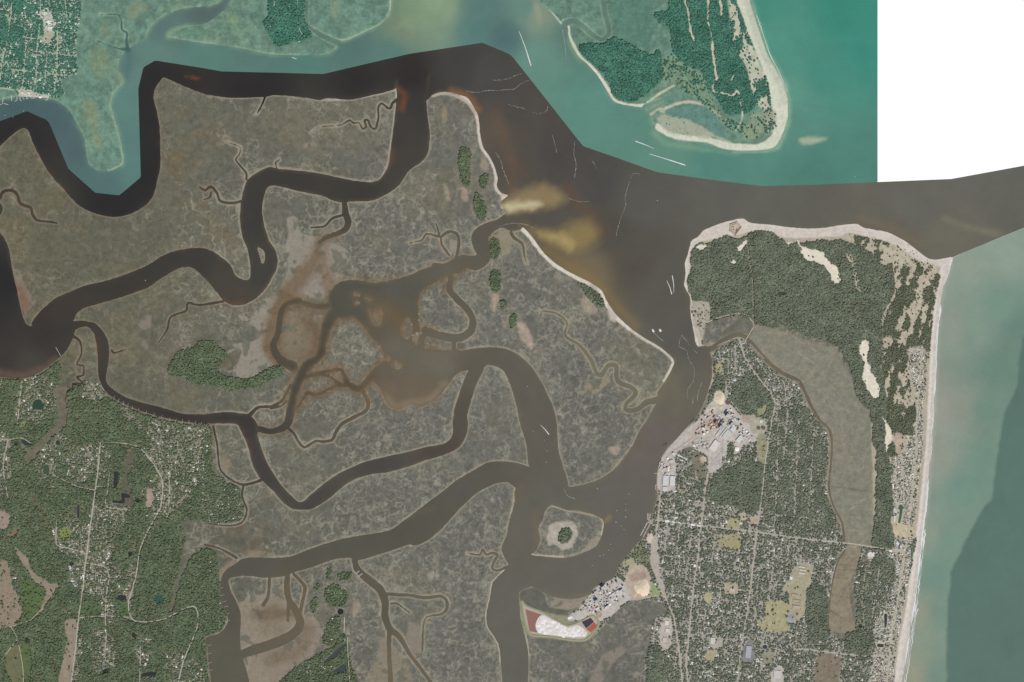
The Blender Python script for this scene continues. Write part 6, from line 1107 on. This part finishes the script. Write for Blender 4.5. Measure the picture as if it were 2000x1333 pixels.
FOAMS = [[(911,178),(929,181),(948,178),(968,177),(990,176),(1004,174),(1019,163),(1034,157)], [(962,157),(986,156),(1010,147),(1019,144)], [(992,204),(1025,213)], [(1040,220),(1055,222),(1067,217),(1070,207)], [(1122,277),(1121,300),(1125,324),(1122,348)], [(1079,264),(1085,288),(1088,300)], [(1250,341),(1237,340),(1228,360),(1221,387),(1222,402),(1212,427),(1203,460)], [(1332,655),(1326,676),(1341,685),(1344,700),(1356,721),(1354,745),(1344,760),(1342,778)], [(1332,655),(1339,663),(1347,674)], [(1371,748),(1363,769),(1362,785)], [(1353,682),(1363,691)], [(1354,775),(1353,790)], [(968,298),(978,315),(982,330),(994,360)], [(1110,388),(1130,394),(1150,394)], [(1158,315),(1165,330)], [(1101,955),(1108,968),(1125,976)], [(975,443),(990,438),(1010,437),(1030,440),(1042,446)]]
allV, allF = [], []
for L in FOAMS:
    P = smooth(L, False, 2.0); P += rng.normal(0, .45, P.shape); t = np.gradient(P, axis=0); t /= np.maximum(np.hypot(t[:, 0], t[:, 1])[:, None], 1e-6); nr = np.stack([-t[:, 1], t[:, 0]], -1); k_ = len(P); hw = rng.uniform(.08, .42, k_) * (.4 + .9 * rng.random(k_)); o = len(allV)
    allV += [(*XY(*v), .12) for v in P + nr * hw[:, None]] + [(*XY(*v), .12) for v in P - nr * hw[:, None]]; allF += [[o + i, o + i + 1, o + k_ + i + 1, o + k_ + i] for i in range(k_ - 1)]
tag(MB().add(allV, allF).build('foam', THIN), 'thin wavering foam lines on the brown harbour water', 'foam', kind='stuff')
allV, allF = [], []
def surf(L, w_, off, jit, gaps=0.0):
    P = smooth(offset_line(L, off), False, 2.2); P[:, 0] += np.cumsum(rng.normal(0, .25, len(P))) * .0 + rng.normal(0, jit, len(P)); n_ = len(P); hw = w_ / 2 * np.clip(.7 + .6 * np.interp(np.arange(n_), np.arange(0, n_ + 9, 9), rng.normal(0, 1, (n_ + 9) // 9 + (1 if (n_ + 9) % 9 else 0))), .08, 2.2)
    o = len(allV)
    zz = .14 + .01 * (len(allF) % 7)
    for p, h in zip(P, hw): allV.append((*XY(p[0] - h, p[1]), zz))
    for p, h in zip(P, hw): allV.append((*XY(p[0] + h, p[1]), zz))
    for i in range(n_ - 1): allF.append([o + i, o + n_ + i, o + n_ + i + 1, o + i + 1])
surf(SHORE_BEACH, 2.4, -1.2, .35); surf(SHORE_BEACH[10:], 1.6, -5.0, .6); surf(SHORE_BEACH[13:], 1.8, -8.0, .7)
surf([(1478,30),(1492,72),(1506,112),(1522,142),(1538,180)], .9, 0, .6); surf([(1862,503),(1900,487),(1950,466),(2000,446),(2060,421)], .8, 0, .5)
tag(MB().add(allV, allF).build('surf', FOAM), 'broken white surf along the ocean beach', 'surf', kind='stuff')

# ------------------------------------------------------------------ single trees standing in the open
tk = MB().lathe([(.7, 0), (.45, 4)], 7).mesh('trunk', mc(110,96,80)); crowns = []
for v in range(4):
    q = np.random.default_rng(40 + v); mb = MB()
    for k_ in range(7):
        a_ = q.uniform(0, 6.28); r_ = 0 if k_ == 0 else q.uniform(2.0, 4.0); rr = q.uniform(2.4, 3.8); cz = q.uniform(5, 8)
        mb.lathe([(rr * s_, cz + rr * c_ * .8) for s_, c_ in ((.3, -.95), (.85, -.5), (1.0, .1), (.75, .66), (.25, .97))], 8, r_ * math.cos(a_), r_ * math.sin(a_))
    crowns.append(mb.mesh('crown', LEAF_G))
q = random.Random(9)
SPOTS = [((1404,1045,1444,1072),10,'in the town ball park'),((1478,852,1494,902),12,'in the green field beside the avenue'),((1484,1214,1538,1232),7,'along the school ball fields'),((1540,1150,1580,1200),8,'on the school campus'),((20,1100,100,1200),14,'on the mainland clear-cut'),((0,1100,38,1218),16,'on the bare western clear-cut'),((126,1220,148,1325),14,'on the long strip of bare ground'),((1480,222,1510,256),14,'on the southern tip of the northern island'),((1300,228,1400,262),16,'on the sand spit of the northern island'),((1750,470,1820,520),26,'on the dunes behind the northern point'),((1395,735,1415,765),8,'in the meadow north of the mill'),((1420,862,1445,890),8,'in the green strip south of the mill'),((10,1265,50,1330),8,'on the olive meadow by the tracks'),((600,1140,640,1200),10,'on the oak hammock meadow')]
for (x0, y0, x1, y1), n_, wh in SPOTS:
    for k_ in range(n_):
        x, y = q.uniform(x0, x1), q.uniform(y0, y1)
        if zat(x, y) < 1.0: continue
        e = empty('tree', *XY(x, y), zat(x, y) - .1, q.uniform(0, 6)); s_ = q.uniform(.6, 1.25); e.scale = (s_, s_, s_)
        tag(e, 'single dark green tree ' + wh, 'tree', 'single trees ' + wh); link('trunk', tk, e); link('crown', crowns[q.randrange(4)], e)
